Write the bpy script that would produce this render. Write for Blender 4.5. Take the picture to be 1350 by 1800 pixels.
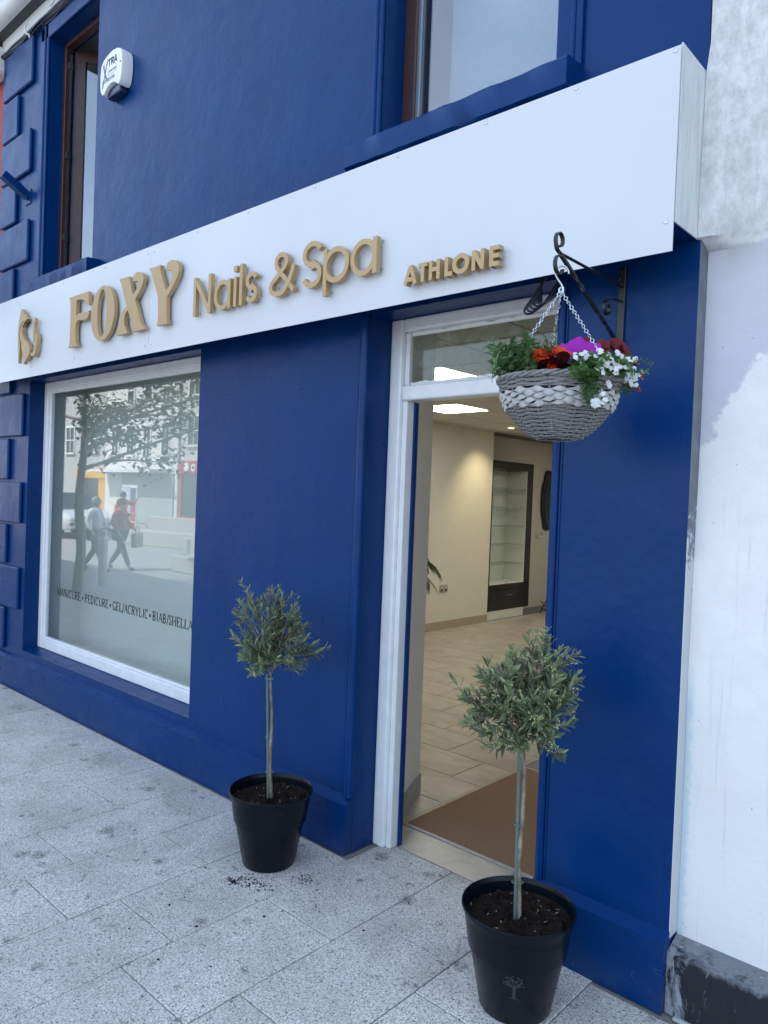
import bpy, bmesh, math, random
from mathutils import Vector, Matrix, Quaternion
random.seed(7)
R = math.radians
S = bpy.context.scene
for o in list(bpy.data.objects):
    bpy.data.objects.remove(o)

# ------------------------------------------------------------------ camera
YAW, PIT, ROL = -0.740214, -0.019005, 0.038321
f = Vector((math.sin(YAW)*math.cos(PIT), math.cos(YAW)*math.cos(PIT), math.sin(PIT)))
r = Vector((math.cos(YAW), -math.sin(YAW), 0)); u = r.cross(f)
r, u = r*math.cos(ROL)+u*math.sin(ROL), -r*math.sin(ROL)+u*math.cos(ROL)
cam = bpy.data.cameras.new('camera'); camo = bpy.data.objects.new('camera', cam)
S.collection.objects.link(camo); S.camera = camo
camo.matrix_world = Matrix(((r.x, u.x, -f.x, 0.0), (r.y, u.y, -f.y, -2.5006), (r.z, u.z, -f.z, 1.68), (0, 0, 0, 1)))
cam.sensor_fit = 'VERTICAL'; cam.sensor_height = 36; cam.sensor_width = 27; cam.lens = 26.08
cam.clip_start = .05; cam.clip_end = 600

# ------------------------------------------------------------------ sky, sun, exposure
SUN_EL, SUN_AZ = R(46), R(-24)          # azimuth measured from +Y towards +X: the sun stands behind the shop
W = bpy.data.worlds.new('World'); S.world = W; W.use_nodes = True
wn = W.node_tree; wn.nodes.clear()
sky = wn.nodes.new('ShaderNodeTexSky'); sky.sky_type = 'NISHITA'; sky.sun_disc = False
sky.sun_elevation = SUN_EL; sky.sun_rotation = SUN_AZ; sky.air_density = 1.0; sky.dust_density = 1.2; sky.ozone_density = 1.0
bg = wn.nodes.new('ShaderNodeBackground'); bg.inputs[1].default_value = .15
wo = wn.nodes.new('ShaderNodeOutputWorld')
# thin even veil of high cloud over the whole sky
tc = wn.nodes.new('ShaderNodeTexCoord'); cn = wn.nodes.new('ShaderNodeTexNoise'); cn.inputs['Scale'].default_value = 2.6; cn.inputs['Detail'].default_value = 7; cn.inputs['Roughness'].default_value = .62
cr0 = wn.nodes.new('ShaderNodeValToRGB'); cr0.color_ramp.elements[0].position = .38; cr0.color_ramp.elements[0].color = (.2, .2, .2, 1); cr0.color_ramp.elements[1].position = .72; cr0.color_ramp.elements[1].color = (.62, .62, .62, 1)
cm = wn.nodes.new('ShaderNodeMix'); cm.data_type = 'RGBA'; cm.inputs[7].default_value = (5.3, 6.4, 8.0, 1)
wn.links.new(tc.outputs['Generated'], cn.inputs['Vector']); wn.links.new(cn.outputs['Fac'], cr0.inputs[0]); wn.links.new(cr0.outputs[0], cm.inputs[0]); wn.links.new(sky.outputs[0], cm.inputs[6])
wn.links.new(cm.outputs[2], bg.inputs[0]); wn.links.new(bg.outputs[0], wo.inputs[0])
sl = bpy.data.lights.new('sun', 'SUN'); sl.energy = 3.2; sl.angle = R(.53); sl.color = (1, .96, .9)
slo = bpy.data.objects.new('sun', sl); S.collection.objects.link(slo)
sd = Vector((math.sin(SUN_AZ)*math.cos(SUN_EL), math.cos(SUN_AZ)*math.cos(SUN_EL), math.sin(SUN_EL)))
slo.rotation_euler = (-sd).to_track_quat('-Z', 'Y').to_euler(); slo.location = sd*40
S.view_settings.view_transform = 'Standard'; S.view_settings.look = 'None'
S.view_settings.gamma = 1; S.view_settings.use_curve_mapping = False
S.view_settings.exposure = 1.38
S.render.engine = 'CYCLES'
try:
    S.cycles.max_bounces = 6; S.cycles.diffuse_bounces = 3; S.cycles.glossy_bounces = 3; S.cycles.transparent_max_bounces = 12
    S.cycles.caustics_reflective = False; S.cycles.caustics_refractive = False
    S.cycles.use_denoising = True
except Exception:
    pass

# ------------------------------------------------------------------ node helpers
class NT:
    def __init__(s, name):
        s.m = bpy.data.materials.new(name); s.m.use_nodes = True; s.t = s.m.node_tree; s.t.nodes.clear()
        s.out = s.n('ShaderNodeOutputMaterial')
    def n(s, t, **kw):
        x = s.t.nodes.new(t)
        for k, v in kw.items(): setattr(x, k, v)
        return x
    def l(s, a, b): s.t.links.new(a, b)
    def pos(s):
        if not hasattr(s, '_p'): s._p = s.n('ShaderNodeNewGeometry').outputs['Position']
        return s._p
    def obj(s): return s.n('ShaderNodeTexCoord').outputs['Object']
    def scaled(s, v, sc):
        m = s.n('ShaderNodeMapping'); m.inputs['Scale'].default_value = sc; s.l(v, m.inputs[0]); return m.outputs[0]
    def noise(s, sc, det=4, rough=.55, vec=None, dist=0):
        x = s.n('ShaderNodeTexNoise'); x.inputs['Scale'].default_value = sc; x.inputs['Detail'].default_value = det
        x.inputs['Roughness'].default_value = rough; x.inputs['Distortion'].default_value = dist
        s.l(vec or s.pos(), x.inputs['Vector']); return x.outputs['Fac']
    def voro(s, sc, vec=None, out='Distance', rnd=1, d2=False):
        x = s.n('ShaderNodeTexVoronoi'); x.voronoi_dimensions = '2D' if d2 else '3D'; x.inputs['Scale'].default_value = sc; x.inputs['Randomness'].default_value = rnd
        s.l(vec or s.pos(), x.inputs['Vector']); return x.outputs[out]
    def ramp(s, fac, *st):
        x = s.n('ShaderNodeValToRGB'); e = x.color_ramp.elements
        while len(e) < len(st): e.new(.5)
        for i, (p, c) in enumerate(st):
            e[i].position = p; e[i].color = (c, c, c, 1) if isinstance(c, (int, float)) else (*c, 1)
        s.l(fac, x.inputs[0]); return x.outputs[0]
    def mix(s, fac, a, b, mode='MIX'):
        x = s.n('ShaderNodeMix', data_type='RGBA', blend_type=mode)
        for v, i in ((fac, 0), (a, 6), (b, 7)):
            if isinstance(v, (int, float)): x.inputs[i].default_value = v if i == 0 else (v, v, v, 1)
            elif isinstance(v, tuple): x.inputs[i].default_value = (*v, 1)
            else: s.l(v, x.inputs[i])
        return x.outputs[2]
    def math(s, op, a, b=0, clamp=False):
        x = s.n('ShaderNodeMath', operation=op, use_clamp=clamp)
        for v, i in ((a, 0), (b, 1)):
            if isinstance(v, (int, float)): x.inputs[i].default_value = v
            else: s.l(v, x.inputs[i])
        return x.outputs[0]
    def sep(s, v=None):
        x = s.n('ShaderNodeSeparateXYZ'); s.l(v or s.pos(), x.inputs[0]); return x.outputs
    def bump(s, h, st=.3, d=.01, prev=None):
        x = s.n('ShaderNodeBump'); x.inputs['Strength'].default_value = st; x.inputs['Distance'].default_value = d
        s.l(h, x.inputs['Height'])
        if prev: s.l(prev, x.inputs['Normal'])
        return x.outputs[0]
    def bsdf(s, col, rough=.5, metal=0, spec=.5, normal=None, emit=None, es=0, coat=0, trans=None):
        b = s.n('ShaderNodeBsdfPrincipled')
        if isinstance(col, tuple): b.inputs['Base Color'].default_value = (*col, 1)
        else: s.l(col, b.inputs['Base Color'])
        if isinstance(rough, (int, float)): b.inputs['Roughness'].default_value = rough
        else: s.l(rough, b.inputs['Roughness'])
        b.inputs['Metallic'].default_value = metal; b.inputs['Specular IOR Level'].default_value = spec
        b.inputs['Coat Weight'].default_value = coat; b.inputs['Coat Roughness'].default_value = .08
        if normal: s.l(normal, b.inputs['Normal'])
        if emit: b.inputs['Emission Color'].default_value = (*emit, 1); b.inputs['Emission Strength'].default_value = es
        s.l(b.outputs[0], s.out.inputs[0]); return b
M = {}
def simple(name, col, rough=.5, metal=0, spec=.5, var=.12, sc=30, bs=.1, bd=.002, coat=0):
    t = NT(name); n = t.noise(sc, 5)
    c = t.mix(t.ramp(n, (.3, 1-var), (.7, 1+var)), (0, 0, 0), col, 'MIX') if False else t.mix(1.0, col, t.ramp(n, (.25, 1-var), (.75, min(1, 1))), 'MULTIPLY')
    t.bsdf(c, rough, metal, spec, t.bump(n, bs, bd), coat=coat); M[name] = t.m; return t.m

def m_blue():
    t = NT('blue_masonry_paint')
    fine = t.noise(260, 3, .6); mid = t.noise(22, 5, .6); big = t.noise(2.2, 4, .6)
    streak = t.noise(3.0, 6, .7, t.scaled(t.pos(), (4, 4, .55)), .6)
    c = t.mix(t.ramp(big, (.3, 0.), (.72, 1.)), (.0, .0265, .122), (.0002, .034, .148))
    chip = t.ramp(t.noise(55, 6, .75), (.80, 0.), (.83, 1.))
    c = t.mix(t.math('MULTIPLY', chip, .25), c, (.05, .085, .2))
    zz = t.sep()['Z']; lowm = t.math('MULTIPLY', t.math('SUBTRACT', .30, zz), 6, True)
    scf = t.ramp(t.noise(14, 6, .75, t.scaled(t.pos(), (1, 1, 2.2)), 1.2), (.60, 0.), (.66, 1.)); c = t.mix(t.math('MULTIPLY', t.math('MULTIPLY', lowm, scf), .30), c, (.09, .15, .30))
    dst = t.ramp(t.noise(4, 6, .7), (.4, 0.), (.7, 1.)); c = t.mix(t.math('MULTIPLY', t.math('MULTIPLY', t.math('MULTIPLY', t.math('SUBTRACT', .12, zz), 8, True), dst), .22), c, (.12, .14, .18))
    rg = t.ramp(t.noise(5, 4), (.3, .26), (.7, .38))
    n1 = t.bump(fine, .10, .0012); n2 = t.bump(mid, .22, .004, n1)
    n3 = t.bump(t.ramp(streak, (.56, 0.), (.66, .6), (.72, 1.)), .16, .004, n2); n4 = t.bump(big, .42, .03, n3)
    t.bsdf(c, rg, 0, .20, n4); M['blue'] = t.m
def m_white_paint():
    t = NT('white_gloss_paint'); n = t.noise(14, 4)
    c = t.mix(t.ramp(n, (.35, 0.), (.7, 1.)), (.74, .75, .76), (.82, .82, .82))
    t.bsdf(c, .3, 0, .5, t.bump(t.noise(60, 4, .6, t.scaled(t.pos(), (1, 1, .2))), .12, .002)); M['white'] = t.m
def m_sign():
    t = NT('white_composite_panel'); n = t.noise(1.3, 3); d = t.ramp(t.noise(170, 2, .5), (.83, 1.), (.86, .55))
    c = t.mix(t.ramp(n, (.3, 0.), (.7, 1.)), (.60, .605, .63), (.65, .655, .675)); c = t.mix(1.0, c, d, 'MULTIPLY')
    t.bsdf(c, .24, 0, .5, t.bump(n, .05, .012)); M['sign'] = t.m
def m_endcap():
    t = NT('weathered_white_board'); st = t.noise(9, 6, .7, t.scaled(t.pos(), (6, 6, .5)))
    c = t.mix(t.ramp(st, (.35, 0.), (.75, 1.)), (.5, .53, .52), (.74, .76, .76))
    t.bsdf(c, .55, 0, .4, t.bump(st, .2, .003)); M['endcap'] = t.m
def m_gold():
    t = NT('brushed_gold_letter'); n = t.noise(120, 4)
    c = t.mix(n, (.42, .275, .13), (.50, .335, .165)); t.bsdf(c, .38, .3, .5, t.bump(n, .05, .001)); M['gold'] = t.m
def m_granite():
    t = NT('flamed_granite')
    a = t.noise(125, 3, .75); v = t.voro(230, out='Color'); vs = t.n('ShaderNodeSeparateColor'); t.l(v, vs.inputs[0])
    c = t.mix(t.ramp(a, (.34, 0.), (.62, 1.)), (.33, .315, .29), (.80, .765, .71))
    c = t.mix(t.ramp(vs.outputs[0], (.86, 0.), (.94, 1.)), c, (.17, .165, .16))
    c = t.mix(t.ramp(vs.outputs[1], (.84, 0.), (.92, 1.)), c, (.84, .82, .78))
    oi = t.n('ShaderNodeObjectInfo').outputs['Random']
    c = t.mix(1.0, c, t.ramp(oi, (0., .84), (1., 1.0)), 'MULTIPLY')
    dirt = t.ramp(t.noise(3.1, 7, .72, None, .4), (.44, 0.), (.74, 1.))
    c = t.mix(t.math('MULTIPLY', dirt, .55), c, (.25, .232, .20))
    pale = t.ramp(t.noise(1.7, 5, .6, t.scaled(t.pos(), (1, 1, 1)), .2), (.52, 0.), (.7, 1.))
    c = t.mix(t.math('MULTIPLY', pale, .18), c, (.52, .52, .52))
    # trodden-in spots of dirt and chewing gum: sparse, ragged
    warp = t.n('ShaderNodeVectorMath', operation='ADD'); wsc = t.n('ShaderNodeVectorMath', operation='SCALE')
    wn_ = t.n('ShaderNodeTexNoise'); wn_.inputs['Scale'].default_value = 34; wn_.inputs['Detail'].default_value = 5
    t.l(t.pos(), wn_.inputs['Vector']); t.l(wn_.outputs['Color'], wsc.inputs[0]); wsc.inputs['Scale'].default_value = .07
    t.l(t.pos(), warp.inputs[0]); t.l(wsc.outputs[0], warp.inputs[1])
    for sc, th, k, col in ((1.9, .14, .34, (.12, .112, .098)), (4.2, .10, .70, (.05, .046, .04)), (9, .09, .8, (.045, .043, .04)), (21, .09, .8, (.05, .05, .045))):
        d = t.voro(sc, warp.outputs[0], d2=True); cc = t.voro(sc, warp.outputs[0], 'Color', d2=True)
        cs = t.n('ShaderNodeSeparateColor'); t.l(cc, cs.inputs[0])
        rad = t.math('MULTIPLY', t.ramp(cs.outputs[2], (.5, 0.), (1., 1.)), th*2.0)
        on = t.math('SUBTRACT', rad, d); on = t.math('MULTIPLY', on, 9, True)
        br = t.ramp(t.noise(60, 4, .7), (.36, .15), (.58, 1.))
        c = t.mix(t.math('MULTIPLY', t.math('MULTIPLY', on, br), k), c, col)
    t.bsdf(c, .82, 0, .35, t.bump(a, .45, .0022, t.bump(t.noise(30, 4), .25, .004))); M['granite'] = t.m
def m_neighbour():
    t = NT('patchy_white_render')
    P = t.sep(); x, z = P['X'], P['Z']
    wob = t.math('MULTIPLY', t.math('SUBTRACT', t.noise(6, 5, .7), .5), .22)
    wobf = t.math('MULTIPLY', t.math('SUBTRACT', t.noise(30, 5, .7), .5), .05)
    zz = t.math('ADD', z, wobf); xx = t.math('ADD', t.math('ADD', x, wob), wobf)
    base = t.mix(t.ramp(t.noise(7, 6, .65), (.3, 0.), (.7, 1.)), (.78, .77, .755), (.87, .855, .83))
    # bare older render above the sign line
    up = t.math('MULTIPLY', t.math('SUBTRACT', zz, 2.56), 60, True)
    old = t.mix(t.ramp(t.noise(26, 7, .75, t.scaled(t.pos(), (1, 1, .6))), (.35, 0.), (.62, 1.)), (.49, .49, .48), (.70, .70, .69))
    grain = t.ramp(t.noise(9, 6, .7, t.scaled(t.pos(), (3, 3, .7))), (.5, 0.), (.72, 1.))
    old = t.mix(t.math('MULTIPLY', grain, .25), old, (.55, .47, .42))
    # lavender grey patch under it
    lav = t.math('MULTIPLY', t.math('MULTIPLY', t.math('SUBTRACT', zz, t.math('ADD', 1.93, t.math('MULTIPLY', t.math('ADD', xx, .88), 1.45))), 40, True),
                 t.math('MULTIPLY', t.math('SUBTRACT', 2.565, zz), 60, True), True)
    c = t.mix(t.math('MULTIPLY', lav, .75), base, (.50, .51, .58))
    c = t.mix(up, c, old)
    # low grey wash and runs
    low = t.math('MULTIPLY', t.math('MULTIPLY', t.math('SUBTRACT', t.math('ADD', 1.25, wob), z), 1.4, True), t.ramp(t.noise(3.5, 6, .7), (.35, 0.), (.7, 1.)))
    c = t.mix(t.math('MULTIPLY', low, .35), c, (.56, .55, .55))
    run = t.ramp(t.noise(16, 4, .6, t.scaled(t.pos(), (4, 4, .12))), (.60, 0.), (.70, 1.))
    c = t.mix(t.math('MULTIPLY', run, .22), c, (.42, .41, .40))
    rust = t.ramp(t.noise(11, 3, .5), (.79, 0.), (.82, 1.)); c = t.mix(t.math('MULTIPLY', rust, .5), c, (.36, .22, .12))
    edge = t.math('MULTIPLY', t.math('MULTIPLY', t.math('SUBTRACT', t.math('ADD', -.885, t.math('MULTIPLY', wobf, 1.2)), x), 60, True), t.math('MULTIPLY', t.math('SUBTRACT', 1.15, zz), 8, True))
    c = t.mix(t.math('MULTIPLY', edge, .5), c, (.40, .60, .68))
    spot = t.ramp(t.voro(14), (.028, 1.), (.045, 0.)); c = t.mix(t.math('MULTIPLY', spot, .6), c, (.2, .19, .18))
    n = t.bump(t.noise(40, 6, .7), .28, .006, t.bump(t.noise(6, 4), .3, .02))
    t.bsdf(c, .75, 0, .3, n); M['nwhite'] = t.m
    t = NT('flaking_black_plinth_paint'); z = t.sep()['Z']; x = t.sep()['X']
    a = t.noise(10, 7, .75, t.scaled(t.pos(), (2.2, 2.2, .8)), .5)
    c = t.mix(t.ramp(a, (.60, 0.), (.70, 1.)), (.012, .015, .02), (.20, .21, .23))
    ed = t.math('MULTIPLY', t.math('SUBTRACT', t.math('ADD', -.86, t.math('MULTIPLY', t.math('SUBTRACT', a, .5), .35)), x), 22, True)
    c = t.mix(t.math('MULTIPLY', ed, .8), c, (.36, .38, .42))
    tp = t.math('MULTIPLY', t.math('SUBTRACT', t.math('ADD', z, t.math('MULTIPLY', t.math('SUBTRACT', a, .5), .12)), .195), 40, True)
    c = t.mix(t.math('MULTIPLY', tp, .7), c, (.25, .26, .28))
    dr = t.ramp(t.noise(22, 3, .5, t.scaled(t.pos(), (2.5, 2.5, .15))), (.70, 0.), (.73, 1.)); c = t.mix(t.math('MULTIPLY', dr, .6), c, (.55, .56, .56))
    t.bsdf(c, .6, 0, .4, t.bump(a, .6, .008)); M['nplinth'] = t.m
    t = NT('bare_grey_return'); a = t.noise(20, 6, .7, t.scaled(t.pos(), (1, 1, .5)))
    z = t.sep()['Z']
    c = t.mix(t.ramp(a, (.4, 0.), (.65, 1.)), (.145, .155, .18), (.20, .21, .235))
    wl = t.math('MULTIPLY', t.math('SUBTRACT', t.math('ADD', 1.62, t.math('MULTIPLY', t.math('SUBTRACT', t.noise(30, 5, .8), .5), 1.1)), z), 8, True)
    c = t.mix(t.math('MULTIPLY', wl, .85), c, (.62, .64, .64)); t.bsdf(c, .7, 0, .3, t.bump(a, .3, .004)); M['return'] = t.m
def m_glass(name, mult=2.2, tint=(.94, .97, .96), dirt=0, rough=0.0):
    t = NT(name); g_ = t.n('ShaderNodeNewGeometry'); dt = t.n('ShaderNodeVectorMath', operation='DOT_PRODUCT'); t.l(g_.outputs['Normal'], dt.inputs[0]); t.l(g_.outputs['Incoming'], dt.inputs[1])
    cs = t.math('SUBTRACT', 1, t.math('ABSOLUTE', dt.outputs['Value']), True)
    k = t.math('MULTIPLY', t.math('ADD', .042, t.math('MULTIPLY', t.math('POWER', cs, 5), .958)), mult, True)
    tr = t.n('ShaderNodeBsdfTransparent'); tr.inputs[0].default_value = (*tint, 1)
    gl = t.n('ShaderNodeBsdfGlossy'); gl.inputs['Roughness'].default_value = rough
    wv = t.bump(t.noise(.9, 2), .06, .01); t.l(wv, gl.inputs['Normal'])
    mx = t.n('ShaderNodeMixShader'); t.l(k, mx.inputs[0]); t.l(tr.outputs[0], mx.inputs[1]); t.l(gl.outputs[0], mx.inputs[2])
    last = mx.outputs[0]
    if dirt:
        df = t.n('ShaderNodeBsdfDiffuse'); df.inputs[0].default_value = (.5, .54, .5, 1)
        m2 = t.n('ShaderNodeMixShader'); dn = t.math('MULTIPLY', t.ramp(t.noise(9, 6, .75, None, .8), (.42, .12), (.75, 1.)), dirt)
        t.l(dn, m2.inputs[0]); t.l(last, m2.inputs[1]); t.l(df.outputs[0], m2.inputs[2]); last = m2.outputs[0]
    t.l(last, t.out.inputs[0]); M[name] = t.m
def m_leaf(name, c1, c2, back, rough=.45, trans=.25):
    t = NT(name); at = t.n('ShaderNodeAttribute'); at.attribute_name = 'rnd'
    c = t.mix(at.outputs['Fac'], c1, c2); bf = t.n('ShaderNodeNewGeometry').outputs['Backfacing']
    c = t.mix(bf, c, back); b = t.bsdf(c, rough, 0, .4)
    tl = t.n('ShaderNodeBsdfTranslucent'); t.l(c, tl.inputs[0]); mx = t.n('ShaderNodeMixShader'); mx.inputs[0].default_value = trans
    t.l(b.outputs[0], mx.inputs[1]); t.l(tl.outputs[0], mx.inputs[2]); t.l(mx.outputs[0], t.out.inputs[0]); M[name] = t.m
def m_emit(name, col, st):
    t = NT(name); e = t.n('ShaderNodeEmission'); e.inputs[0].default_value = (*col, 1); e.inputs[1].default_value = st
    t.l(e.outputs[0], t.out.inputs[0]); M[name] = t.m
def m_tile():
    t = NT('beige_floor_tile'); oi = t.n('ShaderNodeObjectInfo').outputs['Random']
    off = t.n('ShaderNodeVectorMath', operation='ADD'); cb = t.n('ShaderNodeCombineXYZ'); t.l(t.math('MULTIPLY', oi, 40), cb.inputs[0]); t.l(t.pos(), off.inputs[0]); t.l(cb.outputs[0], off.inputs[1])
    n = t.noise(3.2, 6, .68, t.scaled(off.outputs[0], (1, 1.5, 1)), .8)
    c = t.mix(t.ramp(n, (.32, 0.), (.5, .5), (.68, 1.)), (.34, .295, .235), (.54, .485, .40))
    t.bsdf(c, .33, 0, .5, t.bump(n, .05, .003)); M['tile'] = t.m
def m_mat():
    t = NT('brown_coir_mat'); n = t.noise(260, 3, .8)
    c = t.mix(t.ramp(n, (.35, 0.), (.65, 1.)), (.19, .115, .07), (.36, .235, .15)); t.bsdf(c, .95, 0, .1, t.bump(n, .8, .004)); M['mat'] = t.m
def m_soil():
    t = NT('potting_soil'); n = t.noise(120, 5, .8)
    c = t.mix(t.ramp(n, (.35, 0.), (.7, 1.)), (.008, .006, .005), (.05, .034, .026)); t.bsdf(c, .95, 0, .15, t.bump(n, 1, .012)); M['soil'] = t.m
def m_bark():
    t = NT('olive_bark'); n = t.noise(45, 6, .7, t.scaled(t.pos(), (1, 1, .35)))
    c = t.mix(t.ramp(n, (.4, 0.), (.65, 1.)), (.14, .115, .08), (.36, .32, .25)); t.bsdf(c, .8, 0, .2, t.bump(n, .6, .004)); M['bark'] = t.m
def m_wicker():
    t = NT('grey_wicker'); n = t.noise(90, 5, .7)
    c = t.mix(t.ramp(n, (.3, 0.), (.7, 1.)), (.17, .165, .165), (.29, .285, .285)); t.bsdf(c, .6, 0, .35, t.bump(n, .3, .002)); M['wicker'] = t.m
    t = NT('pale_wood_chip_weave'); n = t.noise(40, 6, .7, t.scaled(t.pos(), (1, 1, 4)))
    c = t.mix(t.ramp(n, (.3, 0.), (.7, 1.)), (.36, .35, .345), (.54, .525, .51)); t.bsdf(c, .7, 0, .3, t.bump(n, .35, .002)); M['chip'] = t.m
m_blue(); m_white_paint(); m_sign(); m_endcap(); m_gold(); m_granite(); m_neighbour(); m_tile(); m_mat(); m_soil(); m_bark(); m_wicker()
m_glass('glass', 2.3, (.95, .975, .965)); m_glass('glass_dirty', 1.2, (.80, .84, .80), .26); m_glass('glass_up', 3.4, (.8, .85, .9)); m_glass('glass_sash', 5.5, (.8, .85, .9)); m_glass('glass_shelf', 1.0, (.85, .93, .9))
m_leaf('olive_leaf', (.042, .068, .034), (.185, .225, .115), (.25, .275, .19), .42, .12)
m_leaf('olive_young', (.17, .235, .085), (.29, .35, .15), (.30, .34, .20), .45, .2)
m_leaf('herb_leaf', (.045, .12, .025), (.11, .21, .055), (.12, .2, .08), .5, .25)
m_leaf('begonia_leaf', (.012, .008, .010), (.03, .014, .018), (.06, .01, .014), .35, .1)
m_leaf('tree_leaf', (.014, .03, .008), (.05, .085, .02), (.05, .08, .03), .5, .3)
m_leaf('palm_leaf', (.012, .028, .010), (.03, .055, .02), (.03, .05, .02), .4, .1)
m_leaf('magenta', (.22, .006, .24), (.62, .03, .64), (.45, .02, .45), .6, .3)
m_leaf('orange', (.85, .045, .006), (.9, .085, .012), (.8, .05, .01), .5, .3)
m_leaf('dark_red', (.10, .004, .008), (.22, .008, .016), (.12, .006, .01), .6, .2)
m_leaf('salmon', (.5, .12, .10), (.62, .2, .16), (.4, .1, .09), .6, .3)
m_leaf('white_petal', (.80, .80, .80), (.86, .86, .84), (.8, .8, .78), .6, .25)
m_leaf('cream_bud', (.55, .55, .25), (.72, .70, .38), (.6, .6, .3), .6, .2)
simple('black_plastic', (.0035, .0065, .011), .26, spec=.2, var=.2, sc=8, bs=.04, bd=.003)
simple('black_iron', (.012, .013, .015), .38, var=.3, sc=60, bs=.15, bd=.001)
simple('galvanised', (.62, .65, .68), .28, 1, var=.2, sc=80)
simple('brown_frame', (.055, .022, .020), .45, var=.3, sc=25, bs=.1)
simple('dark_seal', (.012, .012, .014), .6)
simple('interior_wall', (.66, .635, .54), .7, var=.06, sc=4, bs=.05)
simple('splay_wall', (.80, .81, .80), .6, var=.05, sc=4, bs=.05)
simple('ceiling_tile', (.66, .64, .57), .9, var=.1, sc=60, bs=.2)
simple('ceiling_grid', (.16, .15, .13), .6)
simple('skirting_tile', (.40, .335, .24), .4, var=.15, sc=10)
simple('grey_skirting', (.33, .32, .31), .5)
simple('cabinet_black', (.010, .011, .013), .22, var=.2, sc=5, bs=.02)
simple('cabinet_white', (.70, .70, .64), .5, var=.05, sc=5)
simple('white_plastic', (.80, .81, .81), .35, var=.05, sc=10, bs=.03)
simple('grey_plastic', (.36, .35, .32), .4)
simple('backing', (.66, .68, .64), .8, var=.05, sc=2, bs=.02)
simple('net', (.66, .70, .74), .9); simple('ink', (.014, .014, .016), .5)
simple('grey_ink', (.30, .31, .36), .5); simple('violet_ink', (.16, .16, .23), .5)
simple('navy_lens', (.010, .022, .075), .12, var=.1, sc=5, bs=.02)
simple('pot_print', (.026, .034, .042), .45)
simple('concrete_patch', (.50, .51, .52), .85, var=.35, sc=18, bs=.5, bd=.006)
simple('mortar', (.25, .24, .225), .9, var=.3, sc=40, bs=.3)
simple('cane_stake', (.13, .165, .15), .5, var=.25, sc=30)
simple('tie', (.06, .42, .36), .5)
simple('slate', (.06, .065, .075), .6, var=.4, sc=12, bs=.3)
simple('upvc', (.76, .77, .76), .35, var=.12, sc=12)
simple('soffit', (.55, .56, .55), .6, var=.25, sc=9)
simple('cable', (.012, .02, .045), .45)
simple('white_fabric', (.74, .73, .70), .9)
simple('wood_trim', (.46, .37, .24), .5, var=.2, sc=20)
simple('red_lead', (.55, .04, .02), .5)
simple('straw', (.52, .42, .25), .8)
simple('render_red', (.36, .055, .05), .7); simple('render_cream', (.62, .60, .55), .75, var=.15, sc=3)
simple('render_white', (.72, .71, .69), .75, var=.12, sc=2); simple('render_grey', (.45, .46, .45), .75, var=.12, sc=2)
simple('shop_red', (.50, .012, .012), .4); simple('shop_yellow', (.72, .36, .03), .5); simple('shop_grey', (.40, .42, .42), .5)
simple('dark_glass', (.03, .035, .04), .08, var=.1); simple('street_tree_bark', (.34, .32, .28), .85, var=.4, sc=25, bs=.5)
simple('steel_bollard', (.30, .31, .32), .35, .8); simple('skin', (.48, .27, .19), .55); simple('cardigan', (.50, .06, .04), .85); simple('blouse', (.76, .76, .76), .85)
simple('trousers', (.035, .037, .045), .85); simple('hair_grey', (.30, .29, .28), .8); simple('hair_brown', (.10, .065, .045), .8); simple('bag_tan', (.42, .30, .18), .6)
simple('orange_top', (.68, .13, .05), .8); simple('paper_blue', (.52, .58, .68), .5); simple('paper_red', (.5, .06, .05), .5); simple('paper_dark', (.10, .11, .15), .5)
simple('bench_stone', (.48, .46, .42), .8, var=.2, sc=12, bs=.2); simple('car_paint', (.70, .71, .72), .2, 0, coat=1); simple('tyre', (.015, .015, .015), .8); simple('lamp_red', (.4, .01, .01), .2)
simple('sun_asphalt', (.36, .35, .33), .85, var=.25, sc=2.5, bs=.3)
m_emit('panel_light', (1, .97, .88), 6.8); m_emit('downlight_disc', (1, .86, .6), 6.0)

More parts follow.
